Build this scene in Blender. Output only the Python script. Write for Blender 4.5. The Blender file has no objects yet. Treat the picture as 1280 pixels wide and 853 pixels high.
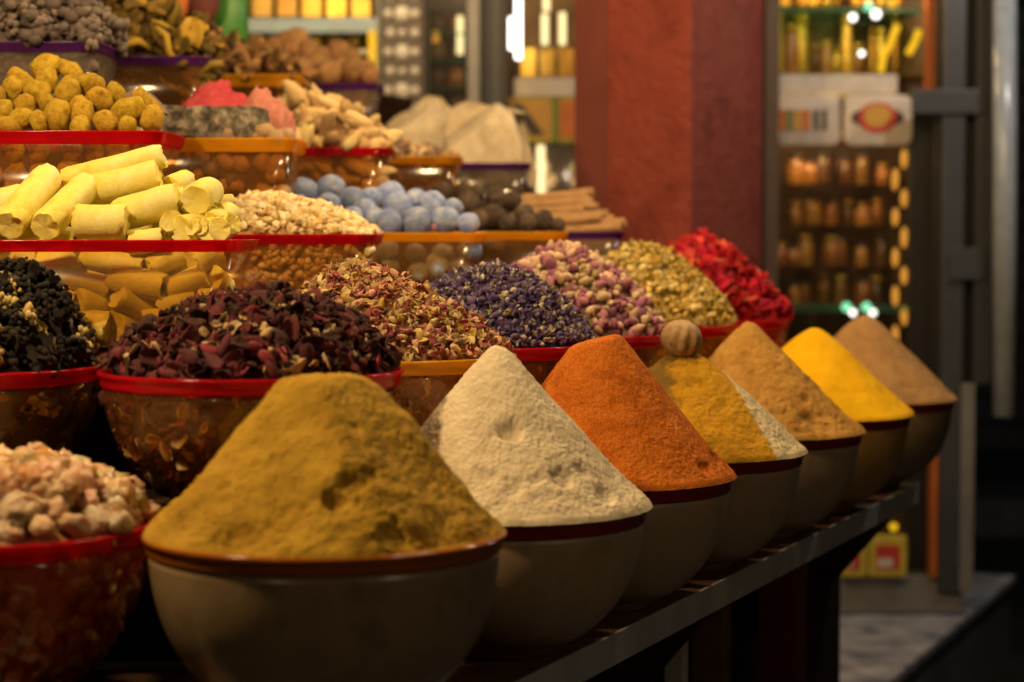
import bpy, bmesh, math, random
import numpy as np
from mathutils import Vector, Matrix, Euler, Quaternion

random.seed(7); RNG = np.random.default_rng(7)
scene = bpy.context.scene
COL = scene.collection
R_ = math.radians

# ------------------------------------------------------------------ camera
FPX = 2600.0                 # focal length in pixels of the 1280 wide photograph
ZC = 1.25                    # eye height
PITCH = math.atan(136.5 / FPX)
cam_d = bpy.data.cameras.new('camera'); cam = bpy.data.objects.new('camera', cam_d); COL.objects.link(cam)
cam.location = (0, 0, ZC); cam.rotation_euler = (R_(90) - PITCH, 0, 0)
cam_d.lens = FPX / 1280 * 36; cam_d.sensor_width = 36; cam_d.clip_start = 0.05; cam_d.clip_end = 200
cam_d.dof.use_dof = True; cam_d.dof.focus_distance = 2.58; cam_d.dof.aperture_fstop = 3.6
scene.camera = cam

# ------------------------------------------------------------------ night sky, exposure
world = bpy.data.worlds.new('World'); scene.world = world; world.use_nodes = True
wn = world.node_tree.nodes; wl = world.node_tree.links
sky = wn.new('ShaderNodeTexSky'); sky.sky_type = 'NISHITA'; sky.sun_disc = False
sky.sun_elevation = R_(1.0); sky.sun_rotation = R_(200)
bg = wn['Background']; wl.new(sky.outputs[0], bg.inputs[0]); bg.inputs[1].default_value = 0.008
scene.view_settings.view_transform = 'Standard'; scene.view_settings.look = 'None'
scene.view_settings.exposure = 0.0; scene.view_settings.gamma = 1.0
scene.render.engine = 'CYCLES'
cy = scene.cycles
cy.use_denoising = True; cy.max_bounces = 8; cy.diffuse_bounces = 3; cy.glossy_bounces = 3
cy.transmission_bounces = 4; cy.transparent_max_bounces = 24; cy.caustics_reflective = False; cy.caustics_refractive = False
cy.sample_clamp_indirect = 4.0; cy.use_adaptive_sampling = True; cy.adaptive_threshold = 0.01

LAMP_COL = (1.0, 0.68, 0.33)
# hanging bulbs over the stall: position and power
LAMPS = [(-0.90, 1.78, ZC + 0.80, 58), (0.20, 2.45, ZC + 0.92, 13), (0.25, 2.9, ZC + 1.00, 20), (0.558, 3.6, ZC + 1.00, 20), (-0.75, 2.7, ZC + 1.10, 15), (-0.10, 3.5, ZC + 1.10, 16)]
# unseen lamps added as fill and to brighten the far shops: position, power, colour
ADDED_LAMPS = [(-1.7, -1.2, 2.3, 13, (1, .70, .38), 'brass lantern on the shop front across the alley'),
            (1.9, 0.3, 2.4, 14, (1, .78, .52), 'brass lantern on a bracket down the alley'),
            (1.45, 4.55, 2.45, 20, (1, .93, .88), 'brass lantern over the marble ledge of the far shop'),
            (-0.45, 5.15, 2.35, 12, (1, .76, .42), 'brass lantern before the left display cabinet')]

# ------------------------------------------------------------------ geometry helpers
TAN = 1140.0 / FPX; COSA = 1 / math.sqrt(1 + TAN * TAN); SINA = TAN * COSA
UDIR = Vector((SINA, COSA, 0)); NDIR = Vector((-COSA, SINA, 0))     # along the stall, into the stall
ROWANG = -math.atan(TAN)                                            # z rotation that turns +Y into UDIR

def at(px, py, Y):
    cx = (px - 640) / FPX; cyy = -(py - 426.5) / FPX
    d = Vector((cx, math.cos(PITCH) + cyy * math.sin(PITCH), -math.sin(PITCH) + cyy * math.cos(PITCH)))
    t = Y / d.y
    return Vector((d.x * t, Y, ZC + d.z * t))

def rowx(k, Y): return TAN * Y - k * 0.17

_h = np.array([127.1, 311.7, 74.7])
def _hash(i):
    s = np.sin(i @ _h) * 43758.5453
    return s - np.floor(s)
def vnoise(p):
    i = np.floor(p); f = p - i; f = f * f * (3 - 2 * f)
    out = 0
    for dx in (0, 1):
        for dy in (0, 1):
            for dz in (0, 1):
                w = (f[:, 0] if dx else 1 - f[:, 0]) * (f[:, 1] if dy else 1 - f[:, 1]) * (f[:, 2] if dz else 1 - f[:, 2])
                out = out + w * _hash(i + np.array([dx, dy, dz]))
    return out * 2 - 1
def fbm(p, octs=4, gain=0.5, lac=2.03):
    a = 1; o = 0; t = 0
    for k in range(octs):
        o = o + a * vnoise(p + k * 17.3); t += a; a *= gain; p = p * lac
    return o / t

def mk(name, verts, faces, mats, smooth=True, idx=None):
    me = bpy.data.meshes.new(name)
    me.from_pydata([tuple(v) for v in verts], [], [tuple(int(q) for q in f) for f in faces])
    for m in (mats if isinstance(mats, (list, tuple)) else [mats]): me.materials.append(m)
    if smooth: me.polygons.foreach_set('use_smooth', [True] * len(me.polygons))
    if idx is not None: me.polygons.foreach_set('material_index', [int(q) for q in idx])
    me.update()
    return me

def ob(name, me, parent=None, loc=None, rot=None, mat4=None):
    o = bpy.data.objects.new(name, me); COL.objects.link(o)
    if mat4 is not None: o.matrix_basis = mat4
    else:
        if loc is not None: o.location = loc
        if rot is not None: o.rotation_euler = rot
    if parent is not None: o.parent = parent
    return o

def tag(o, label=None, cat=None, group=None, kind=None):
    if label: o['label'] = label
    if cat: o['category'] = cat
    if group: o['group'] = group
    if kind: o['kind'] = kind
    return o

def thing(name, label, cat, loc=(0, 0, 0), rotz=0, group=None):
    o = ob(name, None, None, loc, (0, 0, rotz)); o.empty_display_size = 0.02
    return tag(o, label, cat, group)

def box_mesh(name, sx, sy, sz, mat, bev=0.0, base=False):
    bm = bmesh.new(); bmesh.ops.create_cube(bm, size=1)
    for v in bm.verts: v.co = Vector((v.co.x * sx, v.co.y * sy, (v.co.z + (0.5 if base else 0)) * sz))
    if bev > 0: bmesh.ops.bevel(bm, geom=list(bm.edges), offset=bev, segments=2, affect='EDGES', profile=0.6)
    me = bpy.data.meshes.new(name); bm.to_mesh(me); bm.free(); me.materials.append(mat)
    return me

def span_box(name, a, b, mat, parent=None, bev=0.002):
    a = Vector(a); b = Vector(b); s = b - a
    return ob(name, box_mesh(name, abs(s.x), abs(s.y), abs(s.z), mat, bev), parent, (a + b) / 2)

def prism(name, poly, z0, z1, mat, parent=None, bev=0.0015):
    bm = bmesh.new()
    lo = [bm.verts.new((p[0], p[1], z0)) for p in poly]; hi = [bm.verts.new((p[0], p[1], z1)) for p in poly]
    n = len(poly)
    bm.faces.new(lo[::-1]); bm.faces.new(hi)
    for i in range(n): bm.faces.new((lo[i], lo[(i + 1) % n], hi[(i + 1) % n], hi[i]))
    bmesh.ops.recalc_face_normals(bm, faces=list(bm.faces))
    if bev: bmesh.ops.bevel(bm, geom=list(bm.edges), offset=bev, segments=1, affect='EDGES')
    me = bpy.data.meshes.new(name); bm.to_mesh(me); bm.free(); me.materials.append(mat)
    return ob(name, me, parent)

def lathe_mesh(name, prof, mat, n=64, wob=0.0):
    V = []; F = []
    m = len(prof)
    for i in range(n):
        a = 2 * math.pi * i / n; c, s = math.cos(a), math.sin(a)
        w = 1 + wob * math.sin(3 * a + 1) + wob * .6 * math.sin(5 * a)
        for r, z in prof: V.append((r * w * c, r * w * s, z))
    for i in range(n):
        j = (i + 1) % n
        for k in range(m - 1): F.append((i * m + k, j * m + k, j * m + k + 1, i * m + k + 1))
    return mk(name, V, F, mat)

def tube_mesh(name, p0, p1, r, mat, n=12, caps=True):
    p0 = Vector(p0); p1 = Vector(p1); ax = (p1 - p0).normalized()
    q = ax.orthogonal().normalized(); w = ax.cross(q)
    V = []; F = []
    for p in (p0, p1):
        for i in range(n):
            a = 2 * math.pi * i / n; V.append(p + (q * math.cos(a) + w * math.sin(a)) * r)
    for i in range(n): F.append((i, (i + 1) % n, n + (i + 1) % n, n + i))
    if caps: F.append(tuple(range(n))[::-1]); F.append(tuple(range(n, 2 * n)))
    return mk(name, V, F, mat)

_ico = {}
def ico(sub):
    if sub not in _ico:
        bm = bmesh.new(); bmesh.ops.create_icosphere(bm, subdivisions=sub, radius=1)
        _ico[sub] = (np.array([v.co[:] for v in bm.verts]), [tuple(v.index for v in f.verts) for f in bm.faces]); bm.free()
    return _ico[sub]

def blob(name, mat, sub=3, amp=0.15, freq=1.5, scl=(1, 1, 1), seed=0, octs=3, ridge=0, facet=False):
    V, F = ico(sub); V = V.copy()
    n = fbm(V * freq + seed * 9.1 + 3, octs)
    if ridge:
        ang = np.arctan2(V[:, 1], V[:, 0]); n = n + ridge * (np.abs(np.cos(ang * 5)) - .5) * (1 - V[:, 2] ** 2)
    V = V * (1 + amp * n)[:, None] * np.array(scl)
    return mk(name, V, F, mat, smooth=not facet)

# ------------------------------------------------------------------ materials
def lin(c):
    return tuple((x / 12.92 if x <= 0.04045 else ((x + 0.055) / 1.055) ** 2.4) for x in c)

def material(name):
    m = bpy.data.materials.new(name); m.use_nodes = True
    return m, m.node_tree.nodes, m.node_tree.links, m.node_tree.nodes['Principled BSDF']

def _coord(N):
    tc = N.new('ShaderNodeTexCoord'); return tc.outputs['Object']

def noise_node(N, L, co, scale, detail=4, rough=.55):
    t = N.new('ShaderNodeTexNoise'); t.inputs['Scale'].default_value = scale; t.inputs['Detail'].default_value = detail
    t.inputs['Roughness'].default_value = rough; L.new(co, t.inputs['Vector']); return t

def ramp(N, L, src, stops):
    r = N.new('ShaderNodeValToRGB'); e = r.color_ramp.elements
    while len(e) < len(stops): e.new(.5)
    for el, (p, c) in zip(e, stops): el.position = p; el.color = (*c, 1)
    L.new(src, r.inputs[0]); return r

def bumped(N, L, b, co, layers):
    prev = None
    for scale, strength, dist in layers:
        t = noise_node(N, L, co, scale, 5, .6); bn = N.new('ShaderNodeBump')
        bn.inputs['Strength'].default_value = strength; bn.inputs['Distance'].default_value = dist
        L.new(t.outputs[0], bn.inputs['Height'])
        if prev: L.new(prev.outputs[0], bn.inputs['Normal'])
        prev = bn
    if prev: L.new(prev.outputs[0], b.inputs['Normal'])

def mottled(name, cols, scale=60, rough=.8, bumps=((250, .4, .002),), spec=.3, rand=0.0, sss=0.0, metal=0.0, detail=5, lo=.32, hi=.68):
    """colours spread over the surface by noise; rand varies brightness from piece to piece"""
    m, N, L, b = material(name); co = _coord(N)
    if rand:
        oi = N.new('ShaderNodeObjectInfo'); ad = N.new('ShaderNodeVectorMath'); ad.operation = 'ADD'
        L.new(co, ad.inputs[0]); mu = N.new('ShaderNodeMath'); mu.operation = 'MULTIPLY'; mu.inputs[1].default_value = 7.0
        L.new(oi.outputs['Random'], mu.inputs[0]); L.new(mu.outputs[0], ad.inputs[1]); co2 = ad.outputs[0]
    else: co2 = co
    t = noise_node(N, L, co2, scale, detail, .6)
    n = len(cols)
    r = ramp(N, L, t.outputs[0], [(lo + (hi - lo) * i / max(1, n - 1), c) for i, c in enumerate(cols)])
    out = r.outputs[0]
    if rand:
        hs = N.new('ShaderNodeHueSaturation'); mr = N.new('ShaderNodeMapRange')
        mr.inputs['To Min'].default_value = 1 - rand; mr.inputs['To Max'].default_value = 1 + rand
        L.new(oi.outputs['Random'], mr.inputs[0]); L.new(mr.outputs[0], hs.inputs['Value']); L.new(out, hs.inputs['Color'])
        mr2 = N.new('ShaderNodeMapRange'); mr2.inputs['To Min'].default_value = .5 - rand * .04; mr2.inputs['To Max'].default_value = .5 + rand * .04
        fr = N.new('ShaderNodeMath'); fr.operation = 'FRACT'; mm = N.new('ShaderNodeMath'); mm.operation = 'MULTIPLY'; mm.inputs[1].default_value = 13.7
        L.new(oi.outputs['Random'], mm.inputs[0]); L.new(mm.outputs[0], fr.inputs[0]); L.new(fr.outputs[0], mr2.inputs[0]); L.new(mr2.outputs[0], hs.inputs['Hue'])
        out = hs.outputs[0]
    L.new(out, b.inputs['Base Color'])
    b.inputs['Roughness'].default_value = rough; b.inputs['Specular IOR Level'].default_value = spec; b.inputs['Metallic'].default_value = metal
    if sss: b.inputs['Subsurface Weight'].default_value = sss; b.inputs['Subsurface Radius'].default_value = (.01, .006, .003); b.inputs['Subsurface Scale'].default_value = 1
    bumped(N, L, b, co, bumps)
    return m

def plain(name, col, rough=.5, metal=0, spec=.5, var=.12, scale=30, bumps=()):
    c2 = tuple(x * (1 - var) for x in col); c3 = tuple(min(1, x * (1 + var)) for x in col)
    return mottled(name, (c2, c3), scale, rough, bumps, spec, metal=metal)

def emitter(name, col, strength):
    m, N, L, b = material(name); b.inputs['Base Color'].default_value = (*[c * .15 for c in col], 1)
    b.inputs['Emission Color'].default_value = (*col, 1); b.inputs['Emission Strength'].default_value = strength
    return m

def clear_plastic(name, tint=(.95, .9, .82), gloss=.10, haze=.08, hazecol=(.6, .5, .4)):
    """thin clear plastic: see-through, a little milky, shiny at grazing angles"""
    m, N, L, b = material(name); N.remove(b); out = N['Material Output']
    tr = N.new('ShaderNodeBsdfTransparent'); tr.inputs[0].default_value = (*tint, 1)
    df = N.new('ShaderNodeBsdfDiffuse'); df.inputs[0].default_value = (*hazecol, 1)
    gl = N.new('ShaderNodeBsdfGlossy'); gl.inputs['Roughness'].default_value = .12
    m1 = N.new('ShaderNodeMixShader'); m2 = N.new('ShaderNodeMixShader')
    t = noise_node(N, L, _coord(N), 25, 4); mr = N.new('ShaderNodeMapRange')
    mr.inputs['To Min'].default_value = haze * .5; mr.inputs['To Max'].default_value = haze * 1.6
    L.new(t.outputs[0], mr.inputs[0]); L.new(mr.outputs[0], m1.inputs[0])
    L.new(tr.outputs[0], m1.inputs[1]); L.new(df.outputs[0], m1.inputs[2])
    lw = N.new('ShaderNodeLayerWeight'); pw = N.new('ShaderNodeMath'); pw.operation = 'POWER'; pw.inputs[1].default_value = 4.0
    L.new(lw.outputs['Facing'], pw.inputs[0]); fr = N.new('ShaderNodeMath'); fr.operation = 'MULTIPLY_ADD'; fr.inputs[1].default_value = .35; fr.inputs[2].default_value = gloss * .4
    L.new(pw.outputs[0], fr.inputs[0]); L.new(fr.outputs[0], m2.inputs[0]); L.new(m1.outputs[0], m2.inputs[1]); L.new(gl.outputs[0], m2.inputs[2])
    L.new(m2.outputs[0], out.inputs[0])
    return m

def rim_plastic(name, col, thru=.62):
    """tinted translucent plastic of the bowl and tray rims"""
    m, N, L, b = material(name); out = N['Material Output']
    b.inputs['Base Color'].default_value = (*col, 1); b.inputs['Roughness'].default_value = .13
    tl = N.new('ShaderNodeBsdfTranslucent'); tl.inputs[0].default_value = (*col, 1)
    tr = N.new('ShaderNodeBsdfTransparent'); tr.inputs[0].default_value = (*[min(1, c * 1.1 + .02) for c in col], 1)
    ms = N.new('ShaderNodeMixShader'); ms.inputs[0].default_value = thru
    m2 = N.new('ShaderNodeMixShader'); m2.inputs[0].default_value = .62
    L.new(tl.outputs[0], m2.inputs[1]); L.new(tr.outputs[0], m2.inputs[2])
    L.new(b.outputs[0], ms.inputs[1]); L.new(m2.outputs[0], ms.inputs[2]); L.new(ms.outputs[0], out.inputs[0])
    return m

M = {}
M['red_rim'] = rim_plastic('red_rim', (.74, .012, .028))
M['dark_red_rim'] = rim_plastic('dark_red_rim', (.28, .02, .02), .25)
M['orange_rim'] = rim_plastic('orange_rim', (1, .56, .025))
M['amber_rim'] = rim_plastic('amber_rim', (.42, .12, .012), .35)
M['purple_rim'] = rim_plastic('purple_rim', (.22, .05, .34))
M['clear'] = clear_plastic('clear')
M['clear_amber'] = clear_plastic('clear_amber', (.98, .84, .60), haze=.06, hazecol=(.6, .3, .1))
M['clear_pale'] = clear_plastic('clear_pale', (.97, .85, .60), haze=.05, hazecol=(.6, .4, .2))
M['clear_red'] = clear_plastic('clear_red', (1, .82, .66), haze=.13, hazecol=(.75, .12, .05))
M['cream_bowl'] = mottled('cream_bowl', ((.33, .225, .135), (.45, .32, .195), (.40, .285, .175)), 16, .36, ((90, .06, .001),), .5)
M['tan_bowl'] = mottled('tan_bowl', ((.17, .115, .06), (.27, .19, .105), (.22, .155, .085)), 14, .26, ((80, .06, .001),), .6)
M['amber_bowl'] = mottled('amber_bowl', ((.40, .22, .06), (.46, .27, .09)), 20, .38, (), .4)
M['wood'] = mottled('wood', ((.07, .03, .015), (.15, .075, .035), (.10, .05, .022)), 14, .5, ((60, .3, .002),), .4)
M['dark_wood'] = mottled('dark_wood', ((.02, .009, .006), (.045, .018, .012)), 10, .6, ((70, .3, .002),), .25)
M['red_wood'] = mottled('red_wood', ((.10, .018, .014), (.14, .03, .02)), 14, .6, ((60, .3, .002),), .3)
M['steel'] = mottled('steel', ((.40, .38, .36), (.52, .50, .47)), 20, .4, ((120, .1, .001),), .5)

def powder(name, cols, scale=35, grain=.5, coarse=.35, fine_col=.12):
    m, N, L, b = material(name); co = _coord(N)
    t = noise_node(N, L, co, scale, 6, .6)
    n = len(cols); r = ramp(N, L, t.outputs[0], [(.3 + .4 * i / (n - 1), c) for i, c in enumerate(cols)])
    t2 = noise_node(N, L, co, 420, 3, .7); mr = N.new('ShaderNodeMapRange'); mr.inputs['From Min'].default_value = .3; mr.inputs['From Max'].default_value = .7
    mr.inputs['To Min'].default_value = 1 - fine_col * 2; mr.inputs['To Max'].default_value = 1 + fine_col
    L.new(t2.outputs[0], mr.inputs[0]); hs = N.new('ShaderNodeHueSaturation'); L.new(mr.outputs[0], hs.inputs['Value']); L.new(r.outputs[0], hs.inputs['Color'])
    L.new(hs.outputs[0], b.inputs['Base Color'])
    b.inputs['Roughness'].default_value = .95; b.inputs['Specular IOR Level'].default_value = .1
    bumped(N, L, b, co, ((240, coarse * .5, .002), (700, grain, .0014)))
    return m

def powder_sectors(name, c_main, c_dark, c_white):
    """layered powder: a brown-green flank, a mustard face and a pale speckled stripe poured down one side"""
    m, N, L, b = material(name); co = _coord(N)
    sp = N.new('ShaderNodeSeparateXYZ'); L.new(co, sp.inputs[0])
    nz = noise_node(N, L, co, 38, 5, .65)
    def lincomb(ax, ay, off, amp):
        a = N.new('ShaderNodeMath'); a.operation = 'MULTIPLY'; a.inputs[1].default_value = ax; L.new(sp.outputs[0], a.inputs[0])
        c = N.new('ShaderNodeMath'); c.operation = 'MULTIPLY_ADD'; c.inputs[1].default_value = ay; L.new(sp.outputs[1], c.inputs[0]); L.new(a.outputs[0], c.inputs[2])
        d = N.new('ShaderNodeMath'); d.operation = 'MULTIPLY_ADD'; d.inputs[1].default_value = amp; L.new(nz.outputs[0], d.inputs[0]); L.new(c.outputs[0], d.inputs[2])
        e = N.new('ShaderNodeMath'); e.operation = 'ADD'; e.inputs[1].default_value = off; L.new(d.outputs[0], e.inputs[0]); return e.outputs[0]
    t = noise_node(N, L, co, 60, 6, .6)
    base = ramp(N, L, t.outputs[0], [(.3, tuple(x * .72 for x in c_main)), (.5, c_main), (.7, tuple(min(1, x * 1.12) for x in c_main))])
    dk = ramp(N, L, lincomb(-9, 2.0, -.46, .9), [(.0, (0, 0, 0)), (.18, (1, 1, 1))])
    mx = N.new('ShaderNodeMixRGB'); L.new(dk.outputs[0], mx.inputs[0]); L.new(base.outputs[0], mx.inputs[1]); mx.inputs[2].default_value = (*c_dark, 1)
    wt = ramp(N, L, lincomb(9.5, 5.0, -.48, .18), [(.0, (0, 0, 0)), (.07, (1, 1, 1))])
    sk = noise_node(N, L, co, 260, 3, .7)
    wr = ramp(N, L, sk.outputs[0], [(.36, tuple(x * .45 for x in c_white)), (.55, c_white)])
    mx2 = N.new('ShaderNodeMixRGB'); L.new(wt.outputs[0], mx2.inputs[0]); L.new(mx.outputs[0], mx2.inputs[1]); L.new(wr.outputs[0], mx2.inputs[2])
    L.new(mx2.outputs[0], b.inputs['Base Color']); b.inputs['Roughness'].default_value = .95; b.inputs['Specular IOR Level'].default_value = .1
    bumped(N, L, b, co, ((110, .4, .004), (420, .5, .002)))
    return m

# ------------------------------------------------------------------ the setting
M['floor'] = mottled('floor', ((.018, .016, .015), (.04, .037, .035)), 4, .45, ((30, .2, .003),), .4)
M['far_wall'] = mottled('far_wall', ((.012, .011, .011), (.022, .02, .02)), 3, .7)
gnd = mk('ground', [(-30, -30, 0), (30, -30, 0), (30, 40, 0), (-30, 40, 0)], [(0, 1, 2, 3)], M['floor'], False)
tag(ob('ground', gnd), kind='structure')

# ------------------------------------------------------------------ stepped stand
stand = thing('display_stand', 'dark wooden stepped display stand under the bowls and trays of spice', 'display stand', (0, 0, 0))
RIM1 = ZC - 0.308; HB = 0.165; Z1 = RIM1 - HB
LEVELS = [  # top z, front position k of the long leg, front Y of the short leg, where the long leg ends
    (Z1, 5.57, 1.93, 3.867), (ZC - .310, 7.19, 2.262, 3.72), (ZC - .140, 8.80, 2.50, 4.02),
    (ZC + .004, 10.60, 2.80, 4.20), (ZC + .154, 12.1, 3.10, 4.25), (ZC + .305, 13.7, 3.5, 4.3)]
XL = -1.7
def strip_poly(kf, yf, ue, o0, o1):
    def pts(o):
        mx = rowx(kf, yf + o) - o / COSA
        # end of the long leg at u = ue
        base = Vector((mx, yf + o, 0)); u0 = base.dot(UDIR); e = base + UDIR * (ue - u0)
        return (XL, yf + o), (mx, yf + o), (e.x, e.y)
    a = pts(o0); b = pts(o1)
    return [a[0], a[1], b[1], b[0]], [a[1], a[2], b[2], b[1]]
def riser_z(i): return LEVELS[i - 1][0] - .02 if i else 0.0
for i, (z, kf, yf, ue) in enumerate(LEVELS):
    width = .30 if i == 0 else .36
    npl = 4 if i == 0 else 3
    for j in range(npl):
        w = width / npl
        for poly in strip_poly(kf, yf, ue, j * w + (.0 if j == 0 else .004), (j + 1) * w):
            prism('plank', poly, z - .02, z, M['wood'] if i == 0 else M['dark_wood'], stand)
    if i:
        for poly in strip_poly(kf, yf, ue, .004, .016):
            prism('riser', poly, LEVELS[i - 1][0] + .001, z - .0215, M['dark_wood'], stand)
# shelf front: grey metal edge strip, apron, panel below, brackets, posts
z, kf, yf, ue = LEVELS[0]
for poly in strip_poly(kf, yf, ue, -.006, -.0015): prism('edge_strip', poly, z - .036, z + .002, M['steel'], stand, .001)
for poly in strip_poly(kf, yf, ue - .01, .14, .16): prism('apron_panel', poly, .02, z - .0215, M['dark_wood'], stand)
for uu in (1.95, 2.65, 3.28, 3.7):
    m0 = Vector((rowx(kf, yf), yf, 0)); p = m0 + UDIR * (uu - m0.dot(UDIR))
    bm = bmesh.new()
    a = p + NDIR * .012; c = p + NDIR * .139
    for s in (-.012, .012):
        q = UDIR * s
        vs = [bm.verts.new((a + q) + Vector((0, 0, z - .022))), bm.verts.new((c + q) + Vector((0, 0, z - .022))), bm.verts.new((c + q) + Vector((0, 0, z - .2))), bm.verts.new((a + q) + Vector((0, 0, z - .05)))]
        bm.faces.new(vs)
    fs = list(bm.verts); 
    for i in range(4): bm.faces.new((fs[i], fs[(i + 1) % 4], fs[4 + (i + 1) % 4], fs[4 + i]))
    bmesh.ops.recalc_face_normals(bm, faces=list(bm.faces)); me = bpy.data.meshes.new('bracket'); bm.to_mesh(me); bm.free(); me.materials.append(M['dark_wood'])
    ob('bracket', me, stand)
for yy, dn, w, mt in ((3.24, .05, .066, 'red_wood'), (3.02, .09, .05, 'wood'), (2.93, .11, .03, 'steel'), (2.3, .06, .066, 'red_wood')):
    p = Vector((rowx(kf, yy), yy, 0)) + NDIR * dn
    ob('post', box_mesh('post', w, w * .8, z - .026, M[mt], .003, True), stand, (p.x, p.y, 0), (0, 0, ROWANG))

# ------------------------------------------------------------------ bowls
def bowl_prof(R, H, q=2.25, rb=.40, t=.0035, lip=.022):
    pr = []
    z0 = 0.0
    for i in range(19):
        s = i / 18.0
        zz = s * (H - lip)
        w = 1 - s * (H - lip) / H
        r = R * max(rb if i == 0 else 0, (1 - max(0, w - .02) ** q) ** (1 / q))
        pr.append((max(r, R * rb * (.9 + .1 * min(1, i))), zz))
    outer = [(0.0005, .001), (R * rb * .85, 0)] + pr
    inner = [(max(.0005, r - t), zz + (t if k < 4 else 0)) for k, (r, zz) in enumerate(outer)][::-1]
    inner[-1] = (.0005, .001 + t); 
    return outer, inner
def bowl(label, x, y, rimz, R, H, body, rim, group=None, body_label=None, lip=.0165):
    t = thing('bowl', label, 'bowl', (x, y, rimz - H), random.uniform(0, 6), group)
    o, i = bowl_prof(R, H, lip=lip)
    b = ob('bowl_body', lathe_mesh('bowl_body', o + i, M[body], 96), t)
    rr = o[-1][0]
    prof = [(rr - .0045, H - lip - .001), (rr + .0012, H - lip - .001), (rr + .0030, H - lip * .86), (rr + .0022, H - lip * .70), (rr + .0034, H - lip * .55), (rr + .0036, H - lip * .35), (rr + .0068, H - lip * .22), (rr + .0065, H - .001), (rr + .005, H), (rr - .003, H), (rr - .0045, H - .002), (rr - .0045, H - lip - .001)]
    ob('rim', lathe_mesh('rim', prof, M[rim], 96), t)
    return t

ROW1Y = [2.009, 2.338, 2.626, 2.928, 3.232, 3.536, 3.862]
row1 = [(-.1816, 2.009)] + [(rowx(6.095, y), y) for y in ROW1Y[1:]]
R1 = .1655
b1info = [
 ('tan plastic bowl with orange rim holding the ochre brown powder cone', 'tan_bowl', 'amber_rim'),
 ('cream plastic bowl with dark red rim holding the white powder cone', 'cream_bowl', 'dark_red_rim'),
 ('cream plastic bowl with dark red rim holding the orange chilli powder cone', 'cream_bowl', 'dark_red_rim'),
 ('cream plastic bowl with dark red rim holding the mustard powder topped by a dried lime', 'cream_bowl', 'dark_red_rim'),
 ('cream plastic bowl with dark red rim holding the crumbly light brown powder cone', 'cream_bowl', 'dark_red_rim'),
 ('amber plastic bowl with dark red rim holding the bright yellow turmeric cone', 'amber_bowl', 'dark_red_rim'),
 ('brown plastic bowl with dark red rim at the shelf end holding smooth brown powder', 'tan_bowl', 'dark_red_rim')]
for i, ((x, y), (lb, bd, rm)) in enumerate(zip(row1, b1info)):
    rz = ZC - .290 if i == 0 else RIM1
    bowl(lb, x, y, rz, .170 if i == 0 else R1 - .006, rz - Z1 - .0005, bd, rm, 'bowls of powder along the front shelf')

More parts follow.
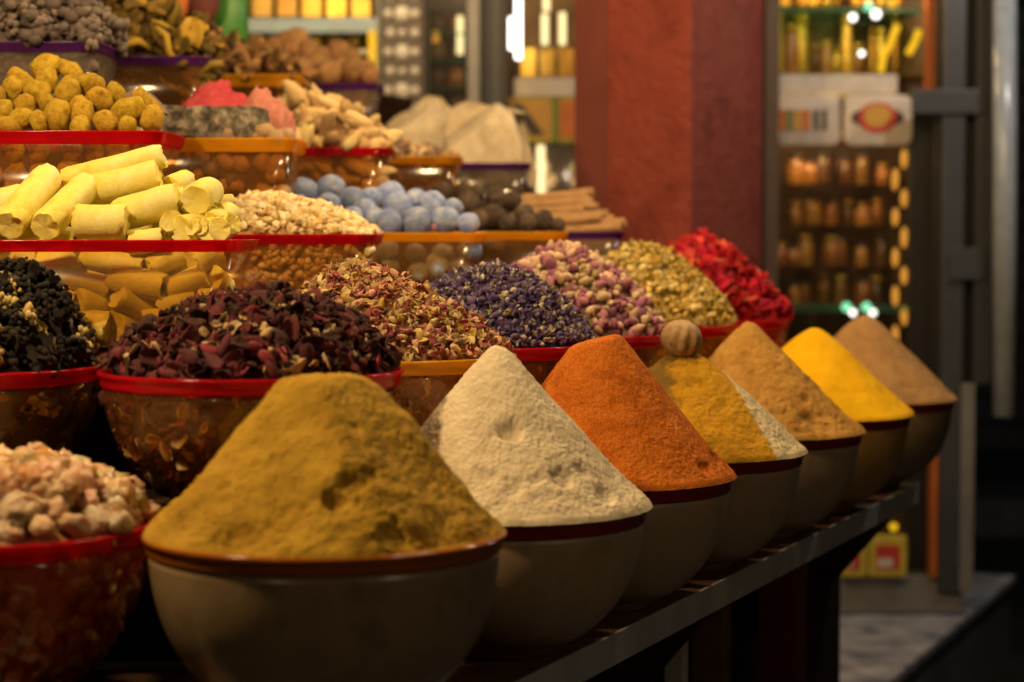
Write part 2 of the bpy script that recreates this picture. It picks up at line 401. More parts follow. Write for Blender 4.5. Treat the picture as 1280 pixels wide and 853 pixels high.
# ------------------------------------------------------------------ powder cones
def cone(name, label, mat, ctr, rimz, R, H, c=.14, flat=None, apex=(0, 0), nr=170, ns=340, amp=(.004, .0022, .0008), clump=0.0, pits=(), seed=0, ridge=None, px=None, cv=1.14):
    """heap of powder: hyperbola profile, optional cut-off top, lumps, dents"""
    tt = np.linspace(0, 1, nr + 1)[1:] ** .9
    nf = int(ns * .8); th = np.concatenate([np.linspace(-np.pi * 1.02, np.pi * .02, nf, endpoint=False), np.linspace(np.pi * .02, np.pi * .98, ns - nf, endpoint=False)])
    T, TH = np.meshgrid(tt, th, indexing='ij')
    def g(t): return np.maximum(0, (math.sqrt(1 + c * c) - np.sqrt(t * t + c * c)) / (math.sqrt(1 + c * c) - c)) ** cv
    k = (1 - T) 
    X = R * T * np.cos(TH) + apex[0] * k; Yy = R * T * np.sin(TH) + apex[1] * k
    Z = H * g(T)
    Xf = np.concatenate([[apex[0]], X.ravel()]); Yf = np.concatenate([[apex[1]], Yy.ravel()]); Zf = np.concatenate([[H], Z.ravel()]); Tf = np.concatenate([[0], T.ravel()])
    if flat is not None:   # soft cut of the tip: z limited by a tilted plane
        lim = flat[0] + flat[1] * Xf + flat[2] * Yf
        d = Zf - lim; s = .0028
        Zf = Zf - s * np.log1p(np.exp(np.clip(d / s, -40, 40)))
    if ridge is not None:  # facet: limited by steep planes (nx, ny, offset, slope)
        for nx, ny, off, sl in ridge:
            lim = off - sl * (nx * Xf + ny * Yf); d = Zf - lim; s = .004
            Zf = Zf - s * np.log1p(np.exp(np.clip(d / s, -40, 40)))
    P = np.stack([Xf, Yf, Zf], 1)
    edge = np.clip((1 - Tf) / .06, 0, 1)
    n = amp[0] * fbm(P * 22 + seed, 3) + amp[1] * fbm(P * 75 + seed * 3, 3) + amp[2] * fbm(P * 260 + seed, 2)
    if clump:
        r = 1 - np.abs(fbm(P * 48 + seed * 5 + 40, 3)) * 2.2
        n = n - clump * np.clip(r - .45, 0, 1) * (fbm(P * 15 + seed, 2) > -.05)
    disp = n * (.25 + .75 * edge)
    for (ppx, ppy, rad, dep) in pits:
        cx0, rimy, Y = px
        dx = (ppx - cx0) * Y / FPX; hz = (rimy - ppy) * Y / FPX
        # the front surface point whose height shows at that pixel row
        tc = np.linspace(.05, 1, 200); best = None
        for t in tc:
            yy2 = t * t * R * R - dx * dx
            if yy2 < 0: continue
            yy = -math.sqrt(yy2); hh = H * float(g(np.array([t]))[0]); shown = hh + (-yy) * -(ZC - rimz - hh) / Y
            e = abs(shown - hz)
            if best is None or e < best[0]: best = (e, dx, yy, hh)
        if best is None: continue
        q = np.array(best[1:]); dd = P - q
        rx = rad * Y / FPX
        u = np.sqrt((dd[:, 0] / rx) ** 2 + (dd[:, 1] / rx) ** 2 + (dd[:, 2] / (rx * .75)) ** 2) + .75 * fbm(P * 60 + 5 + ppx, 3)
        disp = disp - dep * (1 / (1 + np.exp((u - 1) * 4.5)))
    nrm = np.stack([Xf / R * .6, Yf / R * .6, np.full_like(Xf, .8)], 1)
    P = P + nrm * disp[:, None]
    # rounded foot over the rim
    foot = np.clip((Tf - .97) / .03, 0, 1)
    P[:, 2] -= foot ** 2 * .004
    P[:, 2] = np.maximum(P[:, 2], -.005)
    F = [(0, 1 + j, 1 + (j + 1) % ns) for j in range(ns)]
    ii = np.arange(nr - 1)[:, None] * ns; jj = np.arange(ns)[None, :]; jn = (jj + 1) % ns
    Q = np.stack([1 + ii + jj, 1 + ii + ns + jj, 1 + ii + ns + jn, 1 + ii + jn], -1).reshape(-1, 4)
    F += [tuple(q) for q in Q.tolist()]
    me = bpy.data.meshes.new(name); me.from_pydata(P.tolist(), [], F); me.materials.append(mat)
    me.polygons.foreach_set('use_smooth', [True] * len(me.polygons)); me.update()
    o = ob(name, me, None, (ctr[0], ctr[1], rimz + .0035))
    return tag(o, label, 'spice', 'cones of ground spice along the front shelf')

def cpx(i): return (640 + row1[i][0] / row1[i][1] * FPX, 290 + (ZC - (ZC - .29 if i == 0 else RIM1)) / row1[i][1] * FPX, row1[i][1])
P_och = powder('ochre_powder', ((.28, .162, .018), (.41, .243, .028), (.49, .30, .037)), 22, .5, .5)
P_wht = powder('white_powder', ((.60, .50, .335), (.71, .605, .425), (.76, .66, .48)), 30, .45, .5, .06)
P_org = powder('orange_powder', ((.42, .10, .010), (.55, .15, .016), (.62, .19, .025)), 40, .9, .5, .22)
P_mus = powder_sectors('mustard_powder', (.47, .25, .016), (.17, .10, .02), (.66, .56, .36))
P_lbr = powder('light_brown_powder', ((.33, .165, .035), (.45, .245, .058), (.51, .29, .075)), 30, .6, .5)
P_yel = powder('yellow_powder', ((.72, .38, .004), (.80, .45, .006), (.84, .50, .01)), 20, .3, .25, .06)
P_brn = powder('brown_powder', ((.31, .17, .065), (.38, .22, .09), (.42, .25, .11)), 24, .4, .3)

cone('powder_cone', 'ochre brown powder cone with a blunt top and dents over the orange rimmed bowl', P_och, row1[0], ZC - .29, .1745, .208, .06,
     flat=(.146, -.04, 0), apex=(.010, 0), nr=240, ns=520, amp=(.0075, .0032, .0013), seed=1, px=cpx(0),
     pits=((432, 628, 13, .015), (455, 610, 17, .011), (478, 590, 13, .011), (318, 676, 25, .011), (292, 682, 16, .008), (325, 608, 9, .006), (290, 612, 9, .005), (372, 652, 28, .008), (510, 676, 30, .011), (550, 674, 18, .009), (340, 520, 8, .004), (330, 545, 9, .005)),
     cv=1.2, ridge=((.80, -.60, .160, 1.02), (-.38, -.925, .166, 1.04)))
cone('powder_cone', 'white powder cone with a thumb-sized hole over the cream bowl', P_wht, row1[1], RIM1, .1695, .176, .095, nr=240, ns=560,
     amp=(.004, .0016, .0013), clump=.0, seed=4, px=cpx(1), apex=(-.006, 0),
     pits=((636, 541, 15, .014), (700, 601, 14, .007), (725, 590, 10, .005), (752, 622, 13, .006), (640, 612, 13, .005), (610, 600, 10, .004), (668, 604, 9, .004)))
cone('powder_cone', 'rust orange chilli powder cone with a cut-off top', P_org, row1[2], RIM1, .169, .195, .10, flat=(.171, .25, 0), nr=210, ns=480,
     amp=(.002, .0010, .0014), clump=.0, seed=6, px=cpx(2), pits=((893, 577, 11, .006), (875, 588, 9, .005)), apex=(-.004, 0))
cone('powder_cone', 'mustard powder mound with a pale stripe under the dried lime', P_mus, row1[3], RIM1, .169, .134, .36, nr=180, ns=360,
     amp=(.004, .0024, .0014), clump=.0, seed=9, px=cpx(3), pits=((868, 482, 10, .005),), apex=(-.006, 0))
cone('powder_cone', 'crumbly light brown powder cone with cracked broken edge', P_lbr, row1[4], RIM1, .169, .163, .115, nr=180, ns=360,
     amp=(.006, .0032, .0012), clump=.004, seed=12, px=cpx(4), pits=((1000, 500, 7, .006), (1020, 520, 7, .005), (1005, 528, 14, .007), (1060, 520, 12, .006)), apex=(-.016, 0))
cone('powder_cone', 'smooth bright yellow turmeric cone', P_yel, row1[5], RIM1, .169, .139, .2, nr=130, ns=260, amp=(.003, .0012, .0004), seed=15, px=cpx(5), pits=((1120, 506, 5, .003),))
cone('powder_cone', 'smooth dull brown powder cone at the end of the shelf', P_brn, row1[6], RIM1, .169, .151, .15, nr=130, ns=260, amp=(.005, .0015, .0005), seed=19, px=cpx(6),
     pits=((1118, 484, 9, .007),))

# dried lime on the mustard mound
M['lime_skin'] = mottled('lime_skin', ((.22, .12, .05), (.40, .26, .12), (.30, .17, .07)), 70, .6, ((160, .4, .002),), .35)
lime = blob('dried_lime', M['lime_skin'], 4, .06, 2, (.0275, .0275, .0265), 3, 3, ridge=3.2)
p = at(852, 424, row1[3][1] - .012)
o = tag(ob('dried_lime', lime, None, p, (.2, .15, .4)), 'single ribbed brown dried lime perched on the mustard powder mound', 'dried lime')

# ------------------------------------------------------------------ small pieces
def curl_petal(seed, L=1.0, W=.6, cup=.5, nu=5, nv=6, twist=.7):
    rnd = np.random.default_rng(seed); V = []; F = []
    k1 = rnd.uniform(.4, 1.6) * cup; k2 = rnd.uniform(.3, 1.3) * cup; tw = rnd.uniform(-1, 1) * twist
    for i in range(nv):
        s = i / (nv - 1)
        w = W * (math.sin(math.pi * (.12 + .80 * s)) ** .7) * rnd.uniform(.85, 1.1)
        for j in range(nu):
            q = j / (nu - 1) * 2 - 1
            x = q * w * .5; y = (s - .5) * L; zz = k1 * x * x * 3 + k2 * (s - .4) ** 2 * 1.4 * L + rnd.normal(0, .06)
            a = tw * (s - .5) * 2; V.append((x * math.cos(a) - zz * math.sin(a), y, x * math.sin(a) + zz * math.cos(a)))
    for i in range(nv - 1):
        for j in range(nu - 1):
            a = i * nu + j; F.append((a, a + 1, a + nu + 1, a + nu))
    n = len(V); V = np.array(V); V2 = V - np.array([0, 0, .035]); A = np.concatenate([V, V2])
    F2 = [tuple(n + q for q in f[::-1]) for f in F]
    edge = [i * nu for i in range(nv)] + [(nv - 1) * nu + j for j in range(1, nu)] + [i * nu + nu - 1 for i in range(nv - 2, -1, -1)] + [j for j in range(nu - 2, 0, -1)]
    F3 = [(edge[i], edge[(i + 1) % len(edge)], n + edge[(i + 1) % len(edge)], n + edge[i]) for i in range(len(edge))]
    return A, F + F2 + F3

def cup_shape(seed, nu=6, nv=6):
    """dried petal rolled into a shallow scoop with a ragged, wavy edge"""
    rnd = np.random.default_rng(seed); roll = rnd.uniform(.7, 1.5); bend = rnd.uniform(-.7, .7); ph = rnd.uniform(0, 6); V = []; F = []; rr = rnd.uniform(.22, .34)
    for i in range(nv):
        v = i / (nv - 1); w = math.sin(math.pi * (.10 + .82 * v)) ** .6 * rnd.uniform(.88, 1.06)
        for j in range(nu):
            u = (j / (nu - 1) * 2 - 1) * roll * w; e = .05 * math.sin(ph + 5 * v + 3 * j) * abs(j / (nu - 1) * 2 - 1) + rnd.normal(0, .012)
            y = v - .5; z = rr * (1 - math.cos(u)) + e + bend * y * y * .8; V.append((rr * math.sin(u) * 1.15, y, z))
    for i in range(nv - 1):
        for j in range(nu - 1): a = i * nu + j; F.append((a, a + 1, a + nu + 1, a + nu))
    n = len(V); V = np.array(V); A = np.concatenate([V, V - np.array([0, 0, .03])]); F2 = [tuple(n + q for q in f[::-1]) for f in F]
    edge = [i * nu for i in range(nv)] + [(nv - 1) * nu + j for j in range(1, nu)] + [i * nu + nu - 1 for i in range(nv - 2, -1, -1)] + [j for j in range(nu - 2, 0, -1)]
    return A, F + F2 + [(edge[i], edge[(i + 1) % len(edge)], n + edge[(i + 1) % len(edge)], n + edge[i]) for i in range(len(edge))]

def bud_shape(seed, L=1.0, W=.6):
    rnd = np.random.default_rng(seed); V = []; F = []; n = 7
    prof = [(.08, -.5), (.34, -.42), (.5, -.15), (.44, .15), (.26, .38), (.05, .5)]
    for r, z in prof:
        for i in range(n):
            a = 2 * math.pi * i / n + z * 1.2; rr = r * W * (1 + .16 * math.cos(i * 2.2) + rnd.normal(0, .05)); V.append((rr * math.cos(a), rr * math.sin(a), z * L))
    for k in range(len(prof) - 1):
        for i in range(n): F.append((k * n + i, k * n + (i + 1) % n, (k + 1) * n + (i + 1) % n, (k + 1) * n + i))
    F.append(tuple(range(n))[::-1]); F.append(tuple(range((len(prof) - 1) * n, len(prof) * n)))
    return np.array(V), F

def nugget_shape(seed, amp=.3, scl=(1, 1, 1), sub=1, freq=1.3):
    V, F = ico(sub); V = V * (1 + amp * fbm(V * freq + seed * 7.7, 2))[:, None] * np.array(scl) * .5
    return V, F

def shard_shape(seed, L=1, W=.25):
    rnd = np.random.default_rng(seed); n = 5; V = []; F = []
    for s in (0, .35, .7, 1):
        c = np.array([rnd.normal(0, .06), (s - .5) * L, .18 * math.sin(s * 3) * rnd.uniform(-1, 1)]); w = W * (.4 + math.sin(math.pi * (.15 + .7 * s)) * .6)
        for i in range(n):
            a = 2 * math.pi * i / n; V.append(c + np.array([math.cos(a) * w * .5, 0, math.sin(a) * w * .35]))
    for k in range(3):
        for i in range(n): F.append((k * n + i, k * n + (i + 1) % n, (k + 1) * n + (i + 1) % n, (k + 1) * n + i))
    F.append(tuple(range(n))[::-1]); F.append(tuple(range(3 * n, 4 * n)))
    return np.array(V), F

def star_shape(seed, petals=5):
    """small open dried blossom: a cup of ragged petals round a centre"""
    rnd = np.random.default_rng(seed); V = []; F = []
    for k in range(petals):
        a = 2 * math.pi * k / petals + rnd.normal(0, .2); A = np.array([math.cos(a), math.sin(a)]); B = np.array([-A[1], A[0]])
        l = rnd.uniform(.4, .6); up = rnd.uniform(.05, .5); w = rnd.uniform(.13, .22); b = len(V)
        for s, ww in ((.05, .05), (.55, w), (1, w * .5)):
            c = A * l * s; zz = up * s * s * l * 2
            for q in (-1, 1): V.append((*(c + B * ww * q), zz + rnd.normal(0, .03)))
        for (i, j, m2, n2) in ((0, 1, 3, 2), (2, 3, 5, 4)): F.append((b + i, b + j, b + m2, b + n2)); 
    cv, cf = ico(1); b = len(V)
    for v in cv: V.append((v[0] * .14, v[1] * .14, v[2] * .14 + .04))
    F += [tuple(b + q for q in f) for f in cf]
    return np.array(V), F

def crumb_shape(seed):
    """a clot of small angular grains stuck together"""
    rnd = np.random.default_rng(seed); V = []; F = []
    for k in range(16):
        d = rnd.normal(0, 1, 3); d = d / np.linalg.norm(d) * rnd.uniform(.15, .42) * np.array([1.1, .9, .7]); a, f = nugget_shape(seed * 31 + k, .6, (1, .8, .7), 1, 1.9)
        b = len(V); r = rnd.uniform(.2, .42); V += (a * r + d).tolist(); F += [tuple(b + q for q in t) for t in f]
    return np.array(V), F

def rand_rot(up, tilt):
    """rotation whose z leans to 'up' with scatter, any spin"""
    n = Vector(up) + Vector((random.gauss(0, tilt), random.gauss(0, tilt), random.gauss(0, tilt))); n.normalize()
    return (n.to_track_quat('Z', 'Y') @ Quaternion((0, 0, 1), random.uniform(0, 6.283))).to_matrix().to_4x4()

def joined(name, pieces, mats, parent):
    """one mesh from many (verts, faces, matrix, material index)"""
    VV = []; FF = []; ID = []; b = 0
    for V, F, m4, mi in pieces:
        A = np.array(m4); W = V @ A[:3, :3].T + A[:3, 3]; VV.append(W)
        FF += [tuple(b + q for q in f) for f in F]; ID += [mi] * len(F); b += len(V)
    me = mk(name, np.concatenate(VV).tolist(), FF, mats, True, ID)
    o = ob(name, me, parent); o['kind'] = 'stuff'; return o

def profile_heap(t, H, q): return H * (1 - t ** q[0]) ** q[1]

def heap(name, label, cat, ctr, rimz, R, H, shapes, mats, size, n_obj, n_stuff, piece, core, q=(1.3, 1.0), apex=(0, 0), tilt=.8, lift=.25, wall=None, wall_n=0, group=None, weights=None, szvar=.35, seed=1, pale=None):
    """a heap of small pieces on a lumpy core; the pieces that face the aisle are objects, the others one mass"""
    root = thing(name, label, cat, (ctr[0], ctr[1], rimz), 0, group)
    random.seed(seed)
    # core
    nr, ns = 26, 60; V = [(apex[0], apex[1], H * .93)]; F = [(0, 1 + j, 1 + (j + 1) % ns) for j in range(ns)]
    pts = []
    for i in range(1, nr + 1):
        t = i / nr
        for j in range(ns):
            a = 2 * math.pi * j / ns; pts.append((R * .97 * t * math.cos(a) + apex[0] * (1 - t), R * .97 * t * math.sin(a) + apex[1] * (1 - t), profile_heap(t, H, q) - size * .35))
    pts = np.array(pts); pts[:, 2] += size * .4 * fbm(pts * (1.2 / size) + seed, 2)
    V += pts.tolist()
    for i in range(nr - 1):
        for j in range(ns): F.append((1 + i * ns + j, 1 + (i + 1) * ns + j, 1 + (i + 1) * ns + (j + 1) % ns, 1 + i * ns + (j + 1) % ns))
    ob('heap_core', mk('heap_core', V, F, core), root)
    items = []
    tocam = Vector((-ctr[0], -ctr[1], .25)).normalized()
    for k in range(n_obj + n_stuff):
        t = math.sqrt(random.random()) * .985; a = random.uniform(0, 6.2832)
        x = R * t * math.cos(a) + apex[0] * (1 - t); y = R * t * math.sin(a) + apex[1] * (1 - t); z = profile_heap(t, H, q)
        dz = (profile_heap(min(1, t + .01), H, q) - profile_heap(max(0, t - .01), H, q)) / (R * (min(1, t + .01) - max(0, t - .01)))
        nn = Vector((-dz * math.cos(a), -dz * math.sin(a), 1)).normalized()
        s = size * random.uniform(1 - szvar, 1 + szvar)
        pos = Vector((x, y, z)) + nn * s * random.uniform(-.3, lift) + Vector((0, 0, random.uniform(0, .1) * s))
        items.append((nn.dot(tocam) + random.uniform(-.15, .15), pos, nn, s))
    items.sort(key=lambda r: -r[0])
    meshes = {}
    rest = []
    for k, (f, pos, nn, s) in enumerate(items):
        si = random.randrange(len(shapes)); mi = random.choices(range(len(mats)), weights)[0]
        if mi == pale: s *= .65
        m4 = Matrix.Translation(pos) @ rand_rot(nn, tilt) @ Matrix.Scale(s, 4)
        if k < n_obj:
            if (si, mi) not in meshes: meshes[si, mi] = mk(piece, shapes[si][0].tolist(), shapes[si][1], mats[mi])
            ob(piece, meshes[si, mi], root, mat4=m4)
        else: rest.append((shapes[si][0], shapes[si][1], m4, mi))
    if wall:      # pieces pressed against the inside of the clear wall
        prof, Hb = wall
        for k in range(wall_n):
            a = random.uniform(-math.pi, 0) if random.random() < .85 else random.uniform(0, math.pi)
            sI = random.random() * .96 + .02; zz = sI * (Hb - .004)
            rr = np.interp(zz, [p_[1] for p_ in prof[1:]], [p_[0] for p_ in prof[1:]]) - .006 - size * .12
            n3 = Vector((math.cos(a), math.sin(a), -.25)).normalized()
            s = size * random.uniform(.7, 1.2)
            m4 = Matrix.Translation((rr * math.cos(a), rr * math.sin(a), zz - Hb)) @ rand_rot(n3, .45) @ Matrix.Diagonal((s, s, s * .45, 1))
            si = random.randrange(len(shapes)); rest.append((shapes[si][0], shapes[si][1], m4, random.choices(range(len(mats)), weights)[0]))
        # solid fill behind them
        fp = [(max(.0005, r - .009 - size * .3), zz + .006) for r, zz in prof[:-1]] + [(prof[-1][0] - .009 - size * .3, Hb - .004), (.001, Hb - .004)]
        ob('heap_core', lathe_mesh('heap_core', [(r, zz - Hb) for r, zz in fp], core, 48), root)
    if rest: joined(piece + '_mass', rest, mats, root)
    return root

def pm(name, cols, rough=.8, scale=90, spec=.2, rand=.25, bumps=((300, .3, .002),), **kw): return mottled(name, cols, scale, rough, bumps, spec, rand=rand, **kw)
PL = lambda *a: [pm('piece_%d' % random.randrange(10 ** 6), c) for c in a]

def row2bowl(Y, label, rim, body='clear', k=7.68, X=None, z=ZC - .153, R=.160, zs=LEVELS[1][0]):
    x = rowx(k, Y) if X is None else X
    bowl(label, x, Y, z, R, z - zs - .0005, body, rim, 'clear bowls of dried flowers and resins')
    o, i = bowl_prof(R, z - zs - .0005, lip=.02)
    return x, Y, z, o, z - zs - .0005

petals = [curl_petal(s, 1, random.uniform(.5, .8), .7) for s in range(7)]
cups = [cup_shape(40 + s) for s in range(8)]
plump = [bud_shape(20 + s, 1, random.uniform(.5, .68)) for s in range(5)]
narrow = [curl_petal(30 + s, 1, .32, .9) for s in range(4)]
buds = [bud_shape(s, 1, random.uniform(.55, .75)) for s in range(5)]
shards = [shard_shape(s, 1, random.uniform(.15, .3)) for s in range(4)]
nugs = [nugget_shape(s, .45, (1, random.uniform(.7, 1), random.uniform(.6, .9))) for s in range(6)]
stars = [star_shape(s, random.choice((4, 5, 6))) for s in range(5)]

# rose petals
x, y, z, pr, hb = row2bowl(2.315, 'clear plastic bowl with red rim full of dark dried rose petals', 'red_rim', 'clear_amber', R=.164)
ROSE = PL(((.045, .012, .015), (.10, .028, .03)), ((.08, .016, .022), (.17, .045, .05)), ((.035, .016, .013), (.10, .045, .032)), ((.42, .27, .12), (.66, .49, .25)), ((.20, .025, .045), (.32, .06, .08)))
heap('rose_petal_heap', 'dark maroon dried rose petals heaped in the wide red rimmed bowl', 'dried petals', (x, y), z, .158, .080, petals[:4] + cups + cups + plump[:3] + narrow[:3] + [shard_shape(700 + s, 1.3, .09) for s in range(2)], ROSE, .0235, 300, 1100, 'petal', pm('rose_core', ((.03, .006, .008), (.08, .015, .02)), rand=0), q=(2.0, .8), tilt=.75, wall=(pr, hb), wall_n=800, weights=(6, 5, 5, 4.5, 1.4), pale=3, seed=3, apex=(.02, 0))

# pink and yellow flower mix
x, y, z, pr, hb = row2bowl(2.612, 'clear plastic bowl with orange rim full of mixed pink and yellow dried flowers', 'orange_rim', 'clear_amber')
PINK = PL(((.46, .31, .13), (.68, .51, .26)), ((.46, .21, .14), (.62, .36, .24)), ((.24, .04, .045), (.38, .10, .095)), ((.50, .31, .05), (.64, .45, .09)), ((.30, .20, .08), (.42, .30, .12)), ((.16, .03, .05), (.24, .05, .07)))
heap('mixed_flower_heap', 'heap of mixed pink, cream and yellow dried flowers beside the dark rose petals', 'dried flowers', (x, y), z, .160, .113, stars + buds[:3] + plump[:2] + cups[:5] + narrow[:2] + [shard_shape(740 + s, 1.4, .1) for s in range(2)], PINK, .0138, 300, 2600, 'blossom', pm('pink_core', ((.2, .09, .04), (.42, .24, .1)), rand=0), q=(1.45, .95), tilt=.8, wall=(pr, hb), wall_n=700, weights=(5, 6, 4, 1.6, 2.4, 2.4), seed=5, apex=(-.045, 0))

# lavender-blue flowers
x, y, z, pr, hb = row2bowl(2.88, 'clear plastic bowl with red rim full of violet blue dried flowers', 'red_rim', 'clear_amber')
VIO = PL(((.055, .032, .105), (.10, .062, .18)), ((.085, .055, .15), (.16, .11, .25)), ((.40, .33, .22), (.55, .46, .32)), ((.13, .10, .17), (.22, .17, .26)), ((.30, .26, .10), (.42, .36, .16)))
heap('violet_flower_heap', 'heap of small violet blue dried flowers with pale specks', 'dried flowers', (x, y), z, .158, .105, stars + buds + plump[:2], VIO, .0108, 300, 2600, 'blossom', pm('vio_core', ((.03, .022, .07), (.07, .05, .12)), rand=0), q=(1.8, .9), tilt=.8, wall=(pr, hb), wall_n=350, weights=(5, 5, 3, 4, 1.2), seed=6, apex=(.02, 0))

# rosebuds
x, y, z, pr, hb = row2bowl(3.157, 'clear plastic bowl with red rim full of pale pink dried rosebuds', 'red_rim', 'clear_amber')
BUD = PL(((.30, .12, .16), (.45, .20, .24)), ((.48, .34, .20), (.62, .46, .28)), ((.22, .07, .14), (.32, .12, .20)), ((.55, .36, .26), (.68, .48, .36)), ((.30, .24, .10), (.40, .32, .14)))
heap('rosebud_heap', 'heap of pale pink and mauve dried rosebuds', 'dried rosebuds', (x, y), z, .158, .128, buds, BUD, .0180, 300, 700, 'rosebud', pm('bud_core', ((.14, .07, .07), (.3, .18, .12)), rand=0), q=(1.7, .95), tilt=1.0, wall=(pr, hb), wall_n=250, weights=(5, 4, 3.5, 3, 1.5), seed=8)

# chamomile
x, y, z, pr, hb = row2bowl(3.473, 'clear plastic bowl with orange red rim full of yellow dried chamomile', 'red_rim', 'clear_amber')
CHM = PL(((.55, .38, .08), (.68, .50, .13)), ((.62, .48, .18), (.74, .60, .26)), ((.42, .27, .04), (.55, .38, .06)), ((.40, .30, .10), (.5, .4, .15)))
heap('chamomile_heap', 'heap of golden yellow dried chamomile flowers', 'dried flowers', (x, y), z, .158, .130, buds[:2] + stars + nugs[:2], CHM, .0140, 300, 1500, 'blossom', pm('chm_core', ((.3, .2, .05), (.5, .36, .1)), rand=0), q=(1.7, .95), tilt=.9, wall=(pr, hb), wall_n=200, weights=(5, 4, 3, 1), seed=10)

# hibiscus
x, y, z, pr, hb = row2bowl(3.746, 'clear plastic bowl with red rim full of bright red hibiscus by the red pillar', 'red_rim', 'clear_red')
HIB = PL(((.38, .008, .022), (.56, .018, .04)), ((.26, .006, .018), (.42, .012, .032)), ((.58, .06, .04), (.70, .14, .08)))
heap('hibiscus_heap', 'heap of bright red dried hibiscus in front of the red pillar', 'dried flowers', (x, y), z, .158, .135, petals + cups + stars[:2], HIB, .028, 290, 420, 'petal', pm('hib_core', ((.2, .006, .012), (.4, .012, .02)), rand=0), q=(1.6, .95), tilt=.8, wall=(pr, hb), wall_n=120, weights=(5, 3, 2), seed=11, apex=(.0, 0))

# black resin with pale flower bits
x, y, z, pr, hb = row2bowl(2.39, 'clear plastic bowl with red rim full of black and pale dried herb lumps', 'red_rim', 'clear_amber', X=-.641, R=.165)
BLK = PL(((.008, .006, .005), (.024, .018, .014)), ((.014, .011, .009), (.04, .030, .023)), ((.40, .30, .10), (.58, .45, .18)), ((.05, .042, .042), (.09, .075, .075)))
heap('black_herb_heap', 'heap of black crumbly herb lumps mixed with pale yellow flower bits', 'dried herbs', (x, y), z, .160, .115, [crumb_shape(60 + s) for s in range(5)] + petals[:2] + stars[:2], BLK, .028, 220, 200, 'lump', pm('blk_core', ((.008, .007, .007), (.03, .02, .015)), rand=0), q=(1.35, .95), tilt=.8, wall=(pr, hb), wall_n=150, weights=(6, 4, 3.4, 1.4), seed=12, apex=(.078, 0))

# frankincense in the front row
x, y, z, pr, hb = row2bowl(2.085, 'translucent red plastic bowl of resin beads beside the ochre powder cone', 'red_rim', 'clear_red', X=-.533, z=ZC - .293, R=.166, zs=Z1)
FRK = [mottled('resin_%d' % i, c, 3, .22, ((6, .3, .05),), .5, rand=.28, sss=.5) for i, c in enumerate((((.68, .42, .22), (.82, .58, .34)), ((.66, .36, .22), (.78, .50, .34)), ((.76, .58, .38), (.84, .70, .48)), ((.60, .27, .08), (.72, .40, .15))))]
for m_ in FRK: m_.node_tree.nodes['Principled BSDF'].inputs['Transmission Weight'].default_value = .35; m_.node_tree.nodes['Principled BSDF'].inputs['IOR'].default_value = 1.45
heap('frankincense_heap', 'heap of pale pinkish frankincense resin beads in the translucent red bowl', 'resin', (x, y), z, .160, .058, [nugget_shape(80 + s, .6, (1.1, random.uniform(.7, 1), random.uniform(.65, .95)), 3, 2.0) for s in range(10)], FRK, .0200, 300, 500, 'resin_bead', pm('frk_core', ((.35, .15, .05), (.55, .28, .12)), rand=0), q=(2.4, .8), tilt=1.2, wall=(pr, hb), wall_n=330, weights=(5, 5, 2.2, 2), seed=14, szvar=.7)

# ------------------------------------------------------------------ trays
def rrect(w, d, r, n=5):
    pts = []
    for cx, cy_, a0 in ((w / 2 - r, d / 2 - r, 0), (-w / 2 + r, d / 2 - r, 90), (-w / 2 + r, -d / 2 + r, 180), (w / 2 - r, -d / 2 + r, 270)):
        for i in range(n): a = R_(a0 + 90 * i / (n - 1)); pts.append((cx + r * math.cos(a), cy_ + r * math.sin(a)))
    return pts
def loft(name, loops, mat, close_last=False, cap_first=False):
    V = []; F = []; n = len(loops[0][0])
    for pts, z in loops: V += [(p_[0], p_[1], z) for p_ in pts]
    for k in range(len(loops) - 1):
        for i in range(n): F.append((k * n + i, k * n + (i + 1) % n, (k + 1) * n + (i + 1) % n, (k + 1) * n + i))
    if cap_first: F.append(tuple(range(n))[::-1])
    if close_last: F.append(tuple(range((len(loops) - 1) * n, len(loops) * n)))
    return mk(name, V, F, mat, True)
def tray(label, xr, yf, rimz, W, D, rim, body='clear', H=.13, rot=0.0, fillmat=None, fill=.8, lip=.0135):
    """clear square tub, wider at the top; xr = x of its right front rim corner, yf = y of its front rim"""
    c = Vector((xr - W / 2, yf + D / 2, rimz - H))
    t = thing('tub', label, 'tub', c, rot, 'clear square tubs on the stepped stand')
    tp = lambda s, e=0: rrect(W * s - .012 + e, D * s - .012 + e, .028)
    out = [(tp(.84), 0), (tp(.86), .004), (tp(.99), H - lip)]
    inn = [(tp(.99, -.005), H - lip), (tp(.86, -.005), .007), (tp(.84, -.006), .006)]
    ob('tub_body', loft('tub_body', out + inn, M[body], True, True), t)
    rl = [(tp(.99, .001), H - lip - .0008), (tp(1, .003), H - lip * .85), (tp(1, .008), H - .003), (tp(1, .011), H - .002), (tp(1, .011), H), (tp(1, .002), H), (tp(.995, -.004), H - lip - .0008), (tp(.99, .001), H - lip - .0008)]
    ob('rim', loft('rim', rl, M[rim]), t)
    return t, c
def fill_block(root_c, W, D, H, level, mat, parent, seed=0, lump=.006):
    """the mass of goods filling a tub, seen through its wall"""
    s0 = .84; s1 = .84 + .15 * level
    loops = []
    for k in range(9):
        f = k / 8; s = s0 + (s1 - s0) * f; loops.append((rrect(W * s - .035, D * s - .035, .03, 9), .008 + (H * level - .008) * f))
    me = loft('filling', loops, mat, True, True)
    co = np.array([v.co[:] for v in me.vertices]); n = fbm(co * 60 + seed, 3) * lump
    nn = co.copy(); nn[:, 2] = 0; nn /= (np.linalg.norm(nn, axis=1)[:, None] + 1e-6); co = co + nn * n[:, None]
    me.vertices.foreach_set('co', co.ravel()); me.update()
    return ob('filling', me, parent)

def xpx(px, Y): return (px - 640) / FPX * Y
def rmz(py, Y): return ZC + (290 - py) / FPX * Y

